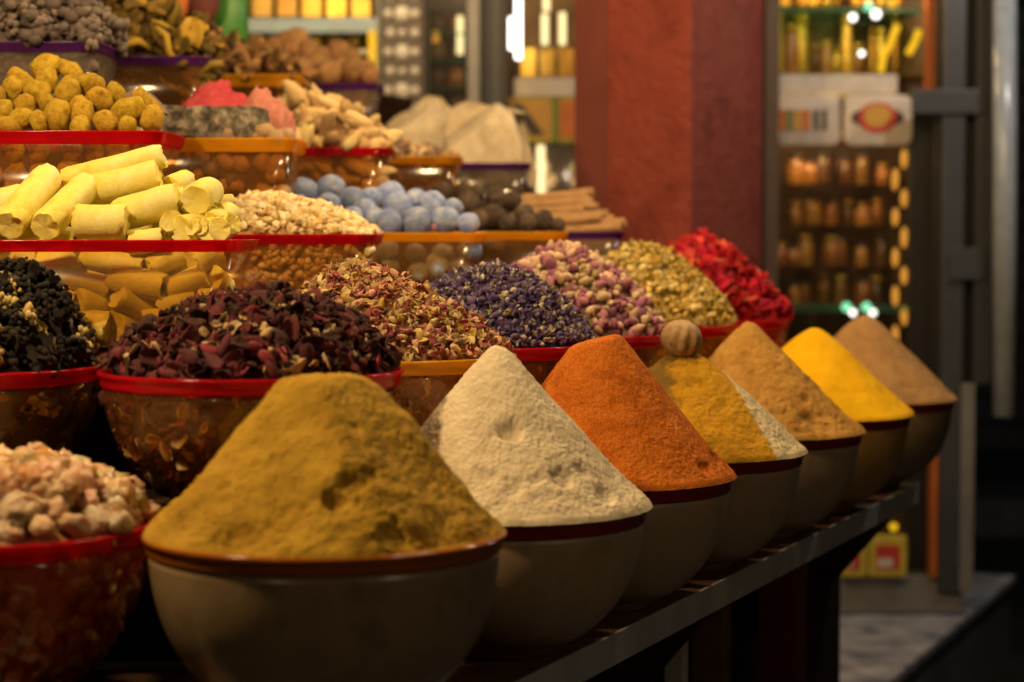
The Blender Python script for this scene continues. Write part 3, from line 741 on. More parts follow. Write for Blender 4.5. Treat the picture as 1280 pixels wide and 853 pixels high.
def bar_shape(n=14, rings=9, seed=0, rough=.04, L=1.0, R=.5):
    """solid stick along x with broken, crumbly ends"""
    rnd = np.random.default_rng(seed); V = []; F = []
    for k in range(rings):
        s = k / (rings - 1) * 2 - 1
        for i in range(n):
            a = 2 * math.pi * i / n; rr = R * (1 + rough * .5 * math.sin(2 * a + seed) + rnd.normal(0, rough * .12))
            e = 0
            if k in (0, rings - 1): e = rnd.normal(0, .06); rr *= rnd.uniform(.88, .98)
            V.append((s * .5 * L + e * R * 1.2, rr * math.cos(a), rr * math.sin(a)))
    for k in range(rings - 1):
        for i in range(n): F.append((k * n + i, k * n + (i + 1) % n, (k + 1) * n + (i + 1) % n, (k + 1) * n + i))
    for k, sg in ((0, -1), (rings - 1, 1)):
        b = len(V)
        for i in range(n):
            a = 2 * math.pi * i / n; V.append((sg * (.5 * L - abs(rnd.normal(0, .06)) * R), R * .5 * math.cos(a), R * .5 * math.sin(a)))
        V.append((sg * (.5 * L - .1 * R + rnd.normal(0, .08) * R), 0, 0)); c = len(V) - 1
        for i in range(n):
            j = (i + 1) % n
            f1 = (k * n + i, k * n + j, b + j, b + i); f2 = (b + i, b + j, c)
            F.append(f1[::-1] if sg < 0 else f1); F.append(f2[::-1] if sg < 0 else f2)
    return np.array(V), F

def stick(name, p0, p1, r, mat, label, cat, group, seed, rough=.04, spin=0, R_unit=None):
    p0 = Vector(p0); p1 = Vector(p1); L = (p1 - p0).length
    V, F = bar_shape(22, 15, seed, rough, L, r)
    nz = fbm(V * 28 + seed * 3.1, 3); V = V + V * np.array([0, 1, 1]) * (nz * (.05 + rough * .6))[:, None] + np.array([0, 0, 1]) * (np.sin(V[:, 0] / L * 3 + seed) * r * .06)[:, None]
    o = ob(name, mk(name, V.tolist(), F, mat), None, (p0 + p1) / 2)
    o.rotation_mode = 'QUATERNION'; o.rotation_quaternion = (p1 - p0).to_track_quat('X', 'Z')
    md = o.modifiers.new('round', 'EDGE_SPLIT'); md.split_angle = R_(55)
    return tag(o, label, cat, group)

# --- yellow sulphur sticks
M['sulphur'] = mottled('sulphur', ((.62, .46, .05), (.76, .64, .12), (.80, .70, .20), (.84, .77, .34)), 22, .6, ((50, .35, .004), (300, .35, .002)), .3, sss=.15)
YT = 2.45
tray('clear tub with red rim packed with pale yellow sulphur sticks', xpx(298, YT), YT, rmz(300, YT), .40, .24, 'red_rim', 'clear_pale')
SUL = 'pale yellow cylindrical sulphur stick in the red rimmed tub'
SULX = {0: 'sulphur stick slanting down to the tub rim with its broken end facing out', 1: 'sulphur stick slanting down to the tub rim with its broken end facing out', 2: 'long thin sulphur stick lying across the very top of the heap', 3: 'sulphur stick just under the long topmost one', 4: 'short level sulphur stick resting just above the red rim', 5: 'sulphur stick slanting up behind the short level one', 6: 'sulphur stick pointing its round cut end out above the broken chunks'}
CHUNK = 'short broken yellow sulphur chunk at the end of the stick heap'
yel = [  # ends in pixels, depth of each end, radius in pixels
 (10, 282, 2.475, 60, 222, 2.58, 18), (56, 284, 2.475, 110, 232, 2.58, 18), (80, 228, 2.61, 204, 194, 2.62, 15), (112, 240, 2.58, 198, 217, 2.58, 18),
 (95, 276, 2.49, 158, 277, 2.49, 20), (146, 268, 2.53, 223, 251, 2.53, 20), (244, 250, 2.515, 262, 240, 2.60, 18), (226, 288, 2.50, 266, 283, 2.55, 17),
 (262, 283, 2.52, 286, 268, 2.58, 17), (212, 236, 2.60, 232, 226, 2.64, 14), (-30, 262, 2.60, 30, 248, 2.62, 18), (160, 303, 2.492, 202, 300, 2.50, 14),
 (-35, 296, 2.49, 0, 300, 2.49, 17), (70, 262, 2.60, 150, 252, 2.62, 17), (5, 300, 2.52, 90, 298, 2.52, 15), (100, 305, 2.53, 150, 303, 2.53, 14), (190, 282, 2.57, 240, 276, 2.58, 16), (-40, 280, 2.58, 20, 276, 2.6, 17), (120, 286, 2.60, 190, 282, 2.6, 16), (264, 262, 2.60, 290, 256, 2.62, 13), (222, 268, 2.58, 248, 266, 2.60, 16)]
random.seed(17); inside = []
for yy in (326, 352, 378, 404):
    xx = -45
    while xx < 268:
        ln = random.uniform(30, 78); xe = min(xx + ln, 276); tl_ = random.uniform(-13, 13)
        inside.append((xx, yy + tl_ + random.uniform(-5, 5), random.uniform(2.484, 2.50), xe, yy - tl_ + random.uniform(-5, 5), random.uniform(2.484, 2.53), random.uniform(13, 20))); xx = xe + random.uniform(1, 6)
inside += [(-40 + i * 75, yy, 2.53, 45 + i * 75, yy + 3, 2.535, 18) for yy in (325, 362, 398) for i in range(4)]
random.seed(77)
for i in range(16):
    cx_ = random.uniform(205, 288); cy_ = 292 - (1 - abs(cx_ - 225) / 75) * random.uniform(0, 60); Yc = 2.50 + (295 - cy_) * .0020; aa = random.uniform(0, 3.14); ln = random.uniform(7, 14)
    a_ = at(cx_ - math.cos(aa) * ln, cy_ - math.sin(aa) * ln * .5, Yc - .02 * math.sin(aa)); b_ = at(cx_ + math.cos(aa) * ln, cy_ + math.sin(aa) * ln * .5, Yc + .02 * math.sin(aa))
    stick('sulphur_chunk', a_, b_, random.uniform(9, 15) * Yc / FPX, M['sulphur'], CHUNK, 'sulphur chunk', 'broken sulphur chunks', 300 + i, .2)
for i, (xa, ya, Ya, xb, yb, Yb, r) in enumerate(yel + inside):
    r *= 1.08
    stick('sulphur_stick', at(xa, ya, Ya), at(xb, yb, Yb), r * .5 * (Ya + Yb) / FPX, M['sulphur'], SULX.get(i, SUL) if i < len(yel) else 'pale yellow sulphur stick seen through the clear wall of its tub', 'sulphur stick', 'sulphur sticks', i + 1)

# --- pale resin crystals
YT = 2.92; xr = xpx(472, YT); rz = rmz(293, YT)
t, c = tray('clear tub with red rim full of pale yellow resin crystals', xr, YT, rz, .26, .2, 'red_rim', 'clear_amber')
RES = [mottled('crystal_%d' % i, cc, 80, .4, ((200, .3, .003),), .4, rand=.2, sss=.3) for i, cc in enumerate((((.62, .44, .18), (.76, .58, .30)), ((.70, .56, .32), (.82, .70, .46)), ((.52, .34, .11), (.66, .46, .18))))]
def tub_heap(name, label, cat, c, W, D, rimz, H, shapes, mats, size, n_obj, n_stuff, piece, core, seed=0, wall_n=160, weights=None, tilt=1.0, szvar=.4, peak=(0, 0), q=(2.2, .9), Ht=.13, lift=.2):
    """heap of pieces in a square tub, with more of them behind the clear front and side"""
    root = thing(name, label, cat, (c.x, c.y, rimz), 0); random.seed(seed + 50)
    fb = fill_block(c, W, D, Ht, .92, core, root, seed); fb.location = (0, 0, -Ht)
    hx, hy = W * .46, D * .44
    def hz(x, y):
        tx = abs(x - peak[0] * (1 - abs(x) / hx)) / hx; ty = abs(y - peak[1] * (1 - abs(y) / hy)) / hy
        return H * max(0, 1 - min(1, tx) ** q[0]) ** q[1] * max(0, 1 - min(1, ty) ** q[0]) ** q[1]
    n = 22; V = []; F = []
    for i in range(n + 1):
        for j in range(n + 1):
            x = (i / n * 2 - 1) * hx; y = (j / n * 2 - 1) * hy; V.append((x, y, hz(x, y) - size * .3 + random.gauss(0, size * .08)))
    for i in range(n):
        for j in range(n): a = i * (n + 1) + j; F.append((a, a + n + 1, a + n + 2, a + 1))
    ob('heap_core', mk('heap_core', V, F, core), root)
    items = []
    for k in range(n_obj + n_stuff):
        x = random.uniform(-1, 1) * hx; y = random.uniform(-1, 1) * hy; s = size * random.uniform(1 - szvar, 1 + szvar)
        e = .004; nn = Vector((-(hz(x + e, y) - hz(x - e, y)) / (2 * e), -(hz(x, y + e) - hz(x, y - e)) / (2 * e), 1.0)).normalized()
        items.append((nn.y + random.uniform(-.1, .1), Vector((x, y, hz(x, y))) + nn * s * random.uniform(-.25, lift), nn, s))
    items.sort(key=lambda r: r[0]); meshes = {}; rest = []
    for k, (f, pos, nn, s) in enumerate(items):
        si = random.randrange(len(shapes)); mi = random.choices(range(len(mats)), weights)[0]
        m4 = Matrix.Translation(pos) @ rand_rot(nn, tilt) @ Matrix.Scale(s, 4)
        if k < n_obj:
            if (si, mi) not in meshes: meshes[si, mi] = mk(piece, shapes[si][0].tolist(), shapes[si][1], mats[mi], piece != 'crystal')
            ob(piece, meshes[si, mi], root, mat4=m4)
        else: rest.append((shapes[si][0], shapes[si][1], m4, mi))
    for k in range(wall_n):
        f = random.random(); sc = .84 + .15 * f; zz = -Ht + .01 + f * (Ht - .028)
        if random.random() < .72: pos = Vector((random.uniform(-.47, .47) * W * sc, -(D * sc - .012) / 2 + .005 + size * .2, zz)); nn = Vector((0, -1, 0))
        else: pos = Vector(((W * sc - .012) / 2 - .005 - size * .2, random.uniform(-.45, .45) * D * sc, zz)); nn = Vector((1, 0, 0))
        s = size * random.uniform(.8, 1.25); si = random.randrange(len(shapes))
        rest.append((shapes[si][0], shapes[si][1], Matrix.Translation(pos) @ nn.to_track_quat('Z', 'Y').to_matrix().to_4x4() @ Matrix.Diagonal((s, s, s * .5, 1)) @ Matrix.Rotation(random.uniform(0, 6), 4, 'Z'), random.choices(range(len(mats)), weights)[0]))
    if rest: joined(piece + '_mass', rest, mats, root)
    return root
tub_heap('resin_crystal_heap', 'heap of pale yellow resin crystals between the sulphur sticks and the blue balls', 'resin', c, .26, .2, rz, .055, [nugget_shape(820 + s, .6, (1.1, .8, .7), 1, 1.6) for s in range(6)], RES, .0135, 300, 1200, 'crystal', pm('res_core', ((.3, .17, .06), (.5, .32, .12)), rand=0), seed=1, wall_n=520, q=(2.4, .8), peak=(-.05, 0))

# --- blue balls
def balls(name, label, cat, group, spots, mats, tmpl, depth, top=None, top_i=0):
    for i, (px_, py_, r) in enumerate(spots):
        Y = depth(px_, py_); p_ = at(px_, py_, Y)
        me = tmpl[i % len(tmpl)]
        o = ob(name, me, None, p_, (random.uniform(0, 6), random.uniform(0, 6), random.uniform(0, 6))); s = r * Y / FPX; o.scale = (s, s, s)
        tag(o, top if (top and i == top_i) else label, cat, group)
random.seed(21)
YT = 3.26; xr = xpx(608, YT); rz = rmz(291, YT)
t, c = tray('clear tub with orange rim full of dusty blue balls', xr, YT, rz, .27, .2, 'orange_rim', 'clear_amber')
M['blue_dust'] = mottled('blue_dust', ((.19, .26, .54), (.31, .39, .66), (.54, .58, .68)), 1.6, .9, ((9, .4, .05),), .15, rand=.2)
bt = [blob('blue_ball', M['blue_dust'], 3, .12, 1.5, (1, random.uniform(.9, 1.1), random.uniform(.88, 1)), 30 + i) for i in range(5)]
bl = [(a_, b_ - 1, r_ * 1.10) for a_, b_, r_ in [(381, 241, 17), (414, 238, 17), (411, 257, 15), (372, 258, 12), (441, 252, 17), (456, 264, 15), (464, 250, 14), (489, 247, 18), (498, 262, 18), (470, 275, 13), (486, 280, 16), (522, 279, 18), (541, 258, 17), (556, 277, 17), (586, 281, 13), (520, 252, 14), (440, 274, 14), (420, 274, 14), (400, 275, 14), (566, 262, 13)]]
BLL = 'dusty pale blue ball heaped in the orange rimmed tub'
balls('blue_ball', BLL, 'blue ball', 'dusty blue balls', bl, None, bt, lambda a, b: 3.285 + (292 - b) * .0030, 'dusty blue ball on the very top of the blue heap', 1)
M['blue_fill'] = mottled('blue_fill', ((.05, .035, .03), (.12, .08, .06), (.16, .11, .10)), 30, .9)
random.seed(91); bin_ = [(395 + i * 31 + random.uniform(-6, 6), yy + random.uniform(-4, 4), random.uniform(15, 19)) for yy in (312, 338) for i in range(7)]
balls('blue_ball', 'dusty blue ball seen through the clear wall of its tub', 'blue ball', 'dusty blue balls', bin_, None, bt, lambda a, b: 3.293)
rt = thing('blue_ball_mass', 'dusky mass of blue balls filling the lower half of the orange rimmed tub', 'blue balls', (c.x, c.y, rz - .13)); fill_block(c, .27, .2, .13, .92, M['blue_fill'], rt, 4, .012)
o = ob('rose_bud', mk('rose_bud', buds[0][0].tolist(), buds[0][1], BUD[0]), None, at(542, 285, 3.262)); o.scale = (.013,) * 3; tag(o, 'stray pink rosebud lodged between the blue balls', 'rosebud')

# --- black dried limes
YT = 3.61; xr = xpx(712, YT); rz = rmz(290, YT)
t, c = tray('clear tub with orange rim full of dark dried limes', xr, YT, rz, .27, .2, 'orange_rim', 'clear_amber')
M['black_lime'] = mottled('black_lime', ((.035, .022, .014), (.09, .06, .04), (.14, .10, .07)), 2, .7, ((8, .4, .05),), .3, rand=.3)
dl = [blob('dark_lime', M['black_lime'], 3, .14, 1.8, (1, .95, .9), 50 + i) for i in range(4)]
ll = [(524, 246, 13), (552, 242, 16), (585, 256, 18), (580, 239, 13), (622, 250, 16), (616, 272, 18), (655, 268, 14), (640, 252, 13), (680, 276, 14), (600, 275, 15), (596, 240, 11), (660, 280, 13), (635, 280, 13), (698, 282, 10)]
balls('dark_lime', 'dark brown dried lime heaped beside the cinnamon sticks', 'dried lime', 'dark dried limes', ll, None, dl, lambda a, b: 3.64 + (292 - b) * .0030)
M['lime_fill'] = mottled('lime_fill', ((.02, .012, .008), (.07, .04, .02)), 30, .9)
bin_ = [(560 + i * 29 + random.uniform(-6, 6), yy + random.uniform(-4, 4), random.uniform(14, 17)) for yy in (308, 332) for i in range(5)]
balls('dark_lime', 'dark dried lime seen through the clear wall of its tub', 'dried lime', 'dark dried limes', bin_, None, dl, lambda a, b: 3.642)
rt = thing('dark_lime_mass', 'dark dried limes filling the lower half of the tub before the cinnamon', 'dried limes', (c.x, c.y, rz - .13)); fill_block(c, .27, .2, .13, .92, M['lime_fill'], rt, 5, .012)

# --- cinnamon
YT = 3.94; xr = xpx(782, YT); rz = rmz(290, YT)
t, c = tray('clear tub with purple rim holding cinnamon sticks', xr, YT, rz, .27, .2, 'purple_rim', 'clear')
M['cinnamon'] = mottled('cinnamon', ((.30, .16, .07), (.46, .28, .13), (.40, .22, .10)), 30, .7, ((120, .3, .003),), .2)
M['bark'] = mottled('bark', ((.16, .08, .03), (.32, .18, .07), (.24, .12, .05)), 40, .8, ((120, .4, .004),), .2)
cs = [(632, 252, 742, 240, 5.5), (640, 257, 742, 252, 5.5), (650, 266, 730, 262, 6), (668, 282, 752, 272, 6), (730, 283, 782, 278, 6), (690, 274, 760, 267, 5), (700, 288, 776, 284, 5), (640, 272, 725, 272, 6), (705, 268, 768, 274, 5), (655, 247, 736, 246, 5), (690, 258, 748, 258, 5)]
for i, (xa, ya, xb, yb, r) in enumerate(cs):
    Y = 3.99 + (290 - (ya + yb) / 2) * .0028
    stick('cinnamon_stick', at(xa, ya, Y), at(xb, yb, Y - .03), r * Y / FPX, M['cinnamon'], 'tan cinnamon stick lying across the purple rimmed tub', 'cinnamon', 'cinnamon sticks', 100 + i, .12)
rt = thing('cinnamon_mass', 'brown cinnamon pieces filling the lower half of the purple rimmed tub', 'cinnamon', (c.x, c.y, rz - .13)); fill_block(c, .27, .2, .13, .9, M['bark'], rt, 6, .012)

# --- turmeric roots
random.seed(31)
YT = 2.76; xr = xpx(207, YT); rz = rmz(164, YT)
t, c = tray('clear tub with red rim heaped with knobbly turmeric roots', xr, YT, rz, .36, .22, 'red_rim', 'clear_amber', lip=.017)
M['turmeric'] = mottled('turmeric', ((.36, .20, .012), (.56, .35, .03), (.62, .42, .05)), 2.0, .85, ((7, .5, .06), (30, .3, .02)), .2, rand=.15)
tt_ = [blob('turmeric_root', M['turmeric'], 3, .34, 1.45, (1.2, random.uniform(.85, 1), random.uniform(.85, .95)), 70 + i) for i in range(7)]
tl = [(59, 84, 18), (90, 91, 14), (59, 101, 15), (16, 112, 15), (47, 115, 16), (85, 116, 18), (106, 105, 15), (57, 129, 14), (32, 136, 16), (125, 125, 18), (72, 145, 19), (102, 140, 18), (160, 140, 19), (190, 149, 16), (26, 150, 16), (187, 134, 14), (145, 117, 14), (132, 154, 15), (4, 142, 15), (-5, 122, 16), (25, 100, 15), (80, 84, 10), (48, 152, 13), (160, 158, 14), (120, 108, 13), (10, 158, 14), (100, 160, 13), (175, 122, 11), (35, 104, 12)]
balls('turmeric_root', 'knobbly yellow turmeric root heaped in the red rimmed tub', 'turmeric', 'turmeric roots', tl, None, tt_, lambda a, b: 2.785 + (166 - b) * .0019, 'large turmeric root crowning the heap')
tin = [(20 + i * 33 + random.uniform(-6, 6), yy + random.uniform(-4, 4), 17) for yy in (190, 218, 244) for i in range(-1, 6)]
balls('turmeric_root', 'turmeric root seen through the clear wall of its tub', 'turmeric', 'turmeric roots', tin, None, tt_, lambda a, b: 2.80)

# --- slab, pink and salmon powders
YT = 3.12; xr = xpx(372, YT); rz = rmz(173, YT)
t, c = tray('clear tub with orange rim holding a grey stone slab and pink powder', xr, YT, rz, .31, .2, 'orange_rim', 'clear_amber', lip=.02)
M['slab'] = mottled('slab', ((.06, .05, .045), (.20, .17, .13), (.42, .36, .27)), 55, .95, ((120, .8, .006),), .1, lo=.38, hi=.66)
bm = bmesh.new(); bmesh.ops.create_cube(bm, size=1); bmesh.ops.subdivide_edges(bm, edges=list(bm.edges), cuts=14, use_grid_fill=True)
for v in bm.verts:
    v.co = Vector((v.co.x * .16, v.co.y * .07, v.co.z * .046)) * (1 + .03 * math.sin(v.co.x * 9))
    v.co += Vector([float(q) for q in fbm(np.array([[v.co.x, v.co.y, v.co.z]]) * 60, 2)] * 3) * .004
me = bpy.data.meshes.new('stone_slab'); bm.to_mesh(me); bm.free(); me.materials.append(M['slab'])
tag(ob('stone_slab', me, None, at(270, 154, 3.18), (0, .02, .05)), 'rough grey stone slab lying across the orange rimmed tub', 'stone slab')
def mound(name, label, cat, ctr, R, H, mat, c=.3, seed=0, amp=.006, sx=1, sy=1):
    nr, ns = 50, 90; V = [(0, 0, H)]
    for i in range(1, nr + 1):
        for j in range(ns):
            t_ = i / nr; a = 2 * math.pi * j / ns
            V.append((R * t_ * math.cos(a) * sx, R * t_ * math.sin(a) * sy, H * (math.sqrt(1 + c * c) - math.sqrt(t_ * t_ + c * c)) / (math.sqrt(1 + c * c) - c)))
    V = np.array(V); V += fbm(V * 40 + seed, 4)[:, None] * amp * np.array([.5, .5, 1]); F = [(0, 1 + j, 1 + (j + 1) % ns) for j in range(ns)]
    for i in range(nr - 1):
        for j in range(ns): F.append((1 + i * ns + j, 1 + (i + 1) * ns + j, 1 + (i + 1) * ns + (j + 1) % ns, 1 + i * ns + (j + 1) % ns))
    return tag(ob(name, mk(name, V.tolist(), F, mat), None, ctr), label, cat)
PK = powder('pink_powder', ((.42, .04, .06), (.55, .09, .10)), 50, .9, .8); SA = powder('salmon_powder', ((.50, .17, .13), (.62, .27, .21)), 50, .9, .8); MV = powder('mauve_stone', ((.20, .13, .12), (.26, .18, .16)), 30, .4, .4)
mound('pink_powder_mound', 'crumbly deep pink powder mound behind the grey slab', 'pigment', at(268, 140, 3.27), .058, .05, PK, .4, 2, .022)
mound('salmon_powder_mound', 'crumbly salmon powder mound behind the grey slab, next to the deep pink one', 'pigment', at(328, 168, 3.27), .052, .075, SA, .5, 5, .024)
mound('mauve_stone_disc', 'smooth mauve dome-shaped stone beside the turmeric roots', 'stone', at(172, 142, 3.02), .046, .034, MV, 1.6, 8, .002)
STN = PL(((.28, .18, .09), (.42, .29, .16)), ((.12, .10, .10), (.2, .17, .15)), ((.34, .22, .14), (.45, .3, .2)))
tub_heap('rubble_heap', 'mixed brown and grey mineral lumps under the grey stone slab', 'minerals', c, .31, .2, rz, .012, nugs, STN, .032, 40, 20, 'lump', pm('stn_core', ((.08, .05, .03), (.18, .12, .07)), rand=0), seed=3, wall_n=60)

# --- ginger
YT = 3.48; xr = xpx(490, YT); rz = rmz(185, YT)
t, c = tray('clear tub with red rim heaped with dried ginger pieces', xr, YT, rz, .28, .2, 'red_rim', 'clear_amber')
GIN = PL(((.46, .32, .13), (.62, .46, .22)), ((.54, .38, .16), (.70, .54, .28)), ((.34, .20, .08), (.5, .34, .16)))
gsh = [nugget_shape(200 + s, .5, (.55, 1.35, .5), 2, 1.9) for s in range(6)]
tub_heap('ginger_heap', 'heap of knobbly pale dried ginger pieces', 'dried ginger', c, .28, .2, rz, .085, gsh, GIN, .036, 110, 60, 'ginger_piece', pm('gin_core', ((.12, .06, .03), (.3, .18, .08)), rand=0), seed=4, wall_n=50, tilt=1.1, peak=(-.02, 0), q=(1.9, .8))

# --- mixed seeds + cream cones
YT = 3.84; xr = xpx(578, YT); rz = rmz(196, YT)
t, c = tray('clear tub with orange rim full of mixed brown seeds', xr, YT, rz, .26, .2, 'orange_rim', 'clear_amber')
SED = PL(((.20, .12, .09), (.32, .2, .15)), ((.5, .36, .2), (.62, .48, .3)), ((.12, .06, .05), (.2, .11, .08)), ((.4, .24, .1), (.55, .36, .16)))
tub_heap('seed_heap', 'heap of mixed brown and cream seed pods before the cream salt blocks', 'seeds', c, .26, .2, rz, .05, nugs + shards[:2], SED, .02, 200, 150, 'seed_pod', pm('sed_core', ((.08, .04, .03), (.2, .12, .08)), rand=0), seed=5, wall_n=90, peak=(-.06, 0), q=(1.6, 1))
YT = 4.20; xr = xpx(665, YT); rz = rmz(204, YT)
t, c = tray('clear tub with purple rim under the cream salt blocks', xr, YT, rz, .34, .24, 'purple_rim', 'clear')
CRM = mottled('cream_salt', ((.52, .42, .28), (.64, .53, .37), (.70, .60, .44)), 40, .9, ((150, .5, .004),), .2)
def rock(name, label, cat, ctr, planes, mat, seed):
    V, F = ico(6); V = V * .3
    for nx, ny, nz, d in planes:
        n = np.array([nx, ny, nz]); n = n / np.linalg.norm(n); e = V @ n - d; V = V - np.maximum(0, e)[:, None] * n
    V = V + (V / (np.linalg.norm(V, axis=1)[:, None] + 1e-6)) * (fbm(V * 22 + seed, 4) * .014)[:, None]
    return tag(ob(name, mk(name, V.tolist(), F, mat), None, ctr), label, cat)
K = 4.3 / FPX
rock('salt_block', 'angular pale cream salt block with a steep side in the purple rimmed tub', 'salt', at(615, 180, 4.30), [(0, 0, -1, 26 * K), (0, -1, 0, 30 * K), (1, -.1, .22, 34 * K), (-.62, -.25, .8, 33 * K), (.1, -.8, .5, 38 * K), (0, 1, .1, 36 * K), (-1, 0, 0, 58 * K), (.2, -.1, 1, 46 * K)], CRM, 3)
rock('salt_block', 'broad pale cream salt block with a blunt peak behind the seed tub', 'salt', at(538, 182, 4.44), [(0, 0, -1, 30 * K), (0, -1, 0, 34 * K), (.72, -.1, .75, 38 * K), (-.55, -.1, .85, 42 * K), (0, -.8, .5, 40 * K), (0, 1, 0, 36 * K), (-1, 0, 0, 62 * K), (1, 0, 0, 62 * K), (.1, -.2, 1, 55 * K)], CRM, 8)
BRB = blob('brown_nut', M['black_lime'], 3, .1, 1.5, (1, .95, .9), 90)
for (a, b_, r) in ((622, 230, 20), (600, 236, 16), (642, 238, 15), (580, 232, 14)):
    o = ob('brown_nut', BRB, None, at(a, b_, 4.26)); s = r * 4.26 / FPX; o.scale = (s,) * 3; tag(o, 'round brown nut in the bottom of the purple rimmed tub', 'nut', 'nuts under the salt blocks')

# --- row five
YT = 3.12; xr = xpx(130, YT); rz = rmz(54, YT)
t, c = tray('clear tub with purple rim heaped with grey mauve stones', xr, YT, rz, .34, .2, 'purple_rim', 'clear')
GRY = PL(((.11, .085, .075), (.19, .15, .135)), ((.15, .115, .10), (.23, .18, .15)))
tub_heap('grey_stone_heap', 'heap of large grey mauve mineral lumps', 'minerals', c, .34, .2, rz, .10, [crumb_shape(300 + s) for s in range(5)], GRY, .055, 120, 260, 'lump', pm('gry_core', ((.1, .08, .08), (.2, .16, .15)), rand=0), seed=6, wall_n=30, q=(3, .7))
YT = 3.50; xr = xpx(265, YT); rz = rmz(72, YT)
t, c = tray('clear tub with purple rim heaped with dark olive pods', xr, YT, rz, .32, .2, 'purple_rim', 'clear_amber')
POD = PL(((.06, .035, .008), (.13, .08, .015)), ((.12, .075, .012), (.22, .14, .025)), ((.30, .19, .02), (.44, .29, .04)))
tub_heap('pod_heap', 'tall heap of dark olive brown dried pods', 'dried pods', c, .32, .2, rz, .12, [shard_shape(400 + s, 1.3, .34) for s in range(5)] + petals[:2], POD, .055, 130, 60, 'pod', pm('pod_core', ((.03, .018, .006), (.08, .05, .012)), rand=0), seed=7, wall_n=50, tilt=.8, peak=(-.03, 0), q=(1.7, .8), weights=(4, 3, 1.5))
YT = 3.87; xr = xpx(378, YT); rz = rmz(94, YT)
t, c = tray('clear tub with orange rim heaped with curled bark strips', xr, YT, rz, .27, .2, 'orange_rim', 'clear_amber', lip=.022)
BRK = PL(((.22, .11, .04), (.36, .20, .08)), ((.30, .17, .06), (.46, .28, .11)), ((.10, .05, .02), (.18, .09, .04)))
tub_heap('bark_heap', 'heap of curled brown bark strips before the nutmegs', 'bark', c, .27, .2, rz, .065, narrow + [shard_shape(500 + s, 1.5, .22) for s in range(3)], BRK, .06, 90, 50, 'bark_strip', pm('brk_core', ((.06, .03, .015), (.18, .09, .04)), rand=0), seed=8, wall_n=40, tilt=.5, peak=(-.06, 0), q=(1.5, 1))
YT = 4.23; xr = xpx(476, YT); rz = rmz(105, YT)
random.seed(41)
t, c = tray('clear tub with purple rim heaped with round brown nutmegs', xr, YT, rz, .34, .2, 'purple_rim', 'clear')
M['nutmeg'] = mottled('nutmeg', ((.24, .115, .045), (.38, .20, .085), (.44, .26, .12)), 2, .8, ((8, .4, .05),), .2, rand=.2)
nm = [blob('nutmeg', M['nutmeg'], 3, .1, 1.5, (1, .97, .93), 110 + i) for i in range(4)]
nl = [(318, 57, 14), (342, 58, 13), (372, 50, 16), (358, 50, 12), (386, 66, 16), (365, 64, 15), (424, 66, 17), (402, 70, 13), (380, 88, 17), (412, 90, 17), (443, 88, 17), (355, 84, 14), (463, 96, 12), (440, 72, 12), (396, 80, 14), (428, 84, 13), (340, 74, 13), (330, 90, 14), (460, 82, 9), (306, 64, 11)]
balls('nutmeg', 'round brown nutmeg heaped in the purple rimmed tub', 'nutmeg', 'nutmegs', nl, None, nm, lambda a, b: 4.26 + (106 - b) * .0028)
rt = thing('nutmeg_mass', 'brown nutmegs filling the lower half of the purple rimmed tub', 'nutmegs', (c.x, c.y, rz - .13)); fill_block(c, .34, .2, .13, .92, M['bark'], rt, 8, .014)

# --- row six: the bottoms of three containers on the top step
def jar(name, label, cat, p, r, h, mat, lidmat=None, group=None, wob=0, shoulder=.75):
    t_ = thing(name, label, cat, p, 0, group)
    ob('jar_body', lathe_mesh('jar_body', [(.0005, 0), (r * .9, 0), (r, h * .06), (r, h * shoulder), (r * .78, h * .9), (r * .75, h * .98), (.0005, h * .98)], mat, 24, wob), t_)
    if lidmat: ob('lid', lathe_mesh('lid', [(.0005, h * .99), (r * .84, h * .99), (r * .84, h * 1.12), (r * .78, h * 1.15), (.0005, h * 1.15)], lidmat, 24), t_)
    return t_
M['orange_pl'] = plain('orange_pl', (.62, .17, .03), .4); M['maroon_pl'] = plain('maroon_pl', (.16, .045, .035), .5); M['green_pl'] = plain('green_pl', (.05, .22, .03), .4); M['dark_lid'] = plain('dark_lid', (.03, .03, .03), .5)
z6 = LEVELS[5][0]
def b6(px_, Y): return Vector((xpx(px_, Y), Y, z6 + .001))
def pot(name, label, cat, px_, py_, Y, r, h, mat, round_=True):
    p_ = at(px_, py_, Y); t_ = thing(name, label, cat, p_)
    pr_ = [(.0005, 0), (r * .45, .002), (r * .75, h * .12), (r * .93, h * .32), (r, h * .6), (r * .98, h), (r * .93, h), (r * .93, h * .6), (r * .6, h * .12), (.0005, h * .05)] if round_ else [(.0005, 0), (r * .9, 0), (r, h * .08), (r, h), (r * .95, h), (r * .95, h * .1), (.0005, h * .08)]
    ob('pot_body', lathe_mesh('pot_body', pr_, mat, 40), t_); ob('rim', lathe_mesh('rim', [(r * .98, h * .97), (r * 1.06, h * .97), (r * 1.06, h * 1.04), (r * .98, h * 1.04), (r * .98, h * .97)], mat, 40), t_)
    return t_
pot('pot', 'round bottomed orange pot behind the olive pods', 'pot', 195, 40, 4.05, .065, .13, M['orange_pl'])
pot('pot', 'maroon pot between the orange pot and the green tub', 'pot', 245, 34, 4.2, .05, .12, M['maroon_pl'])
pot('pot', 'bright green plastic tub above the bark strips', 'pot', 285, 56, 4.3, .042, .2, M['green_pl'], False)

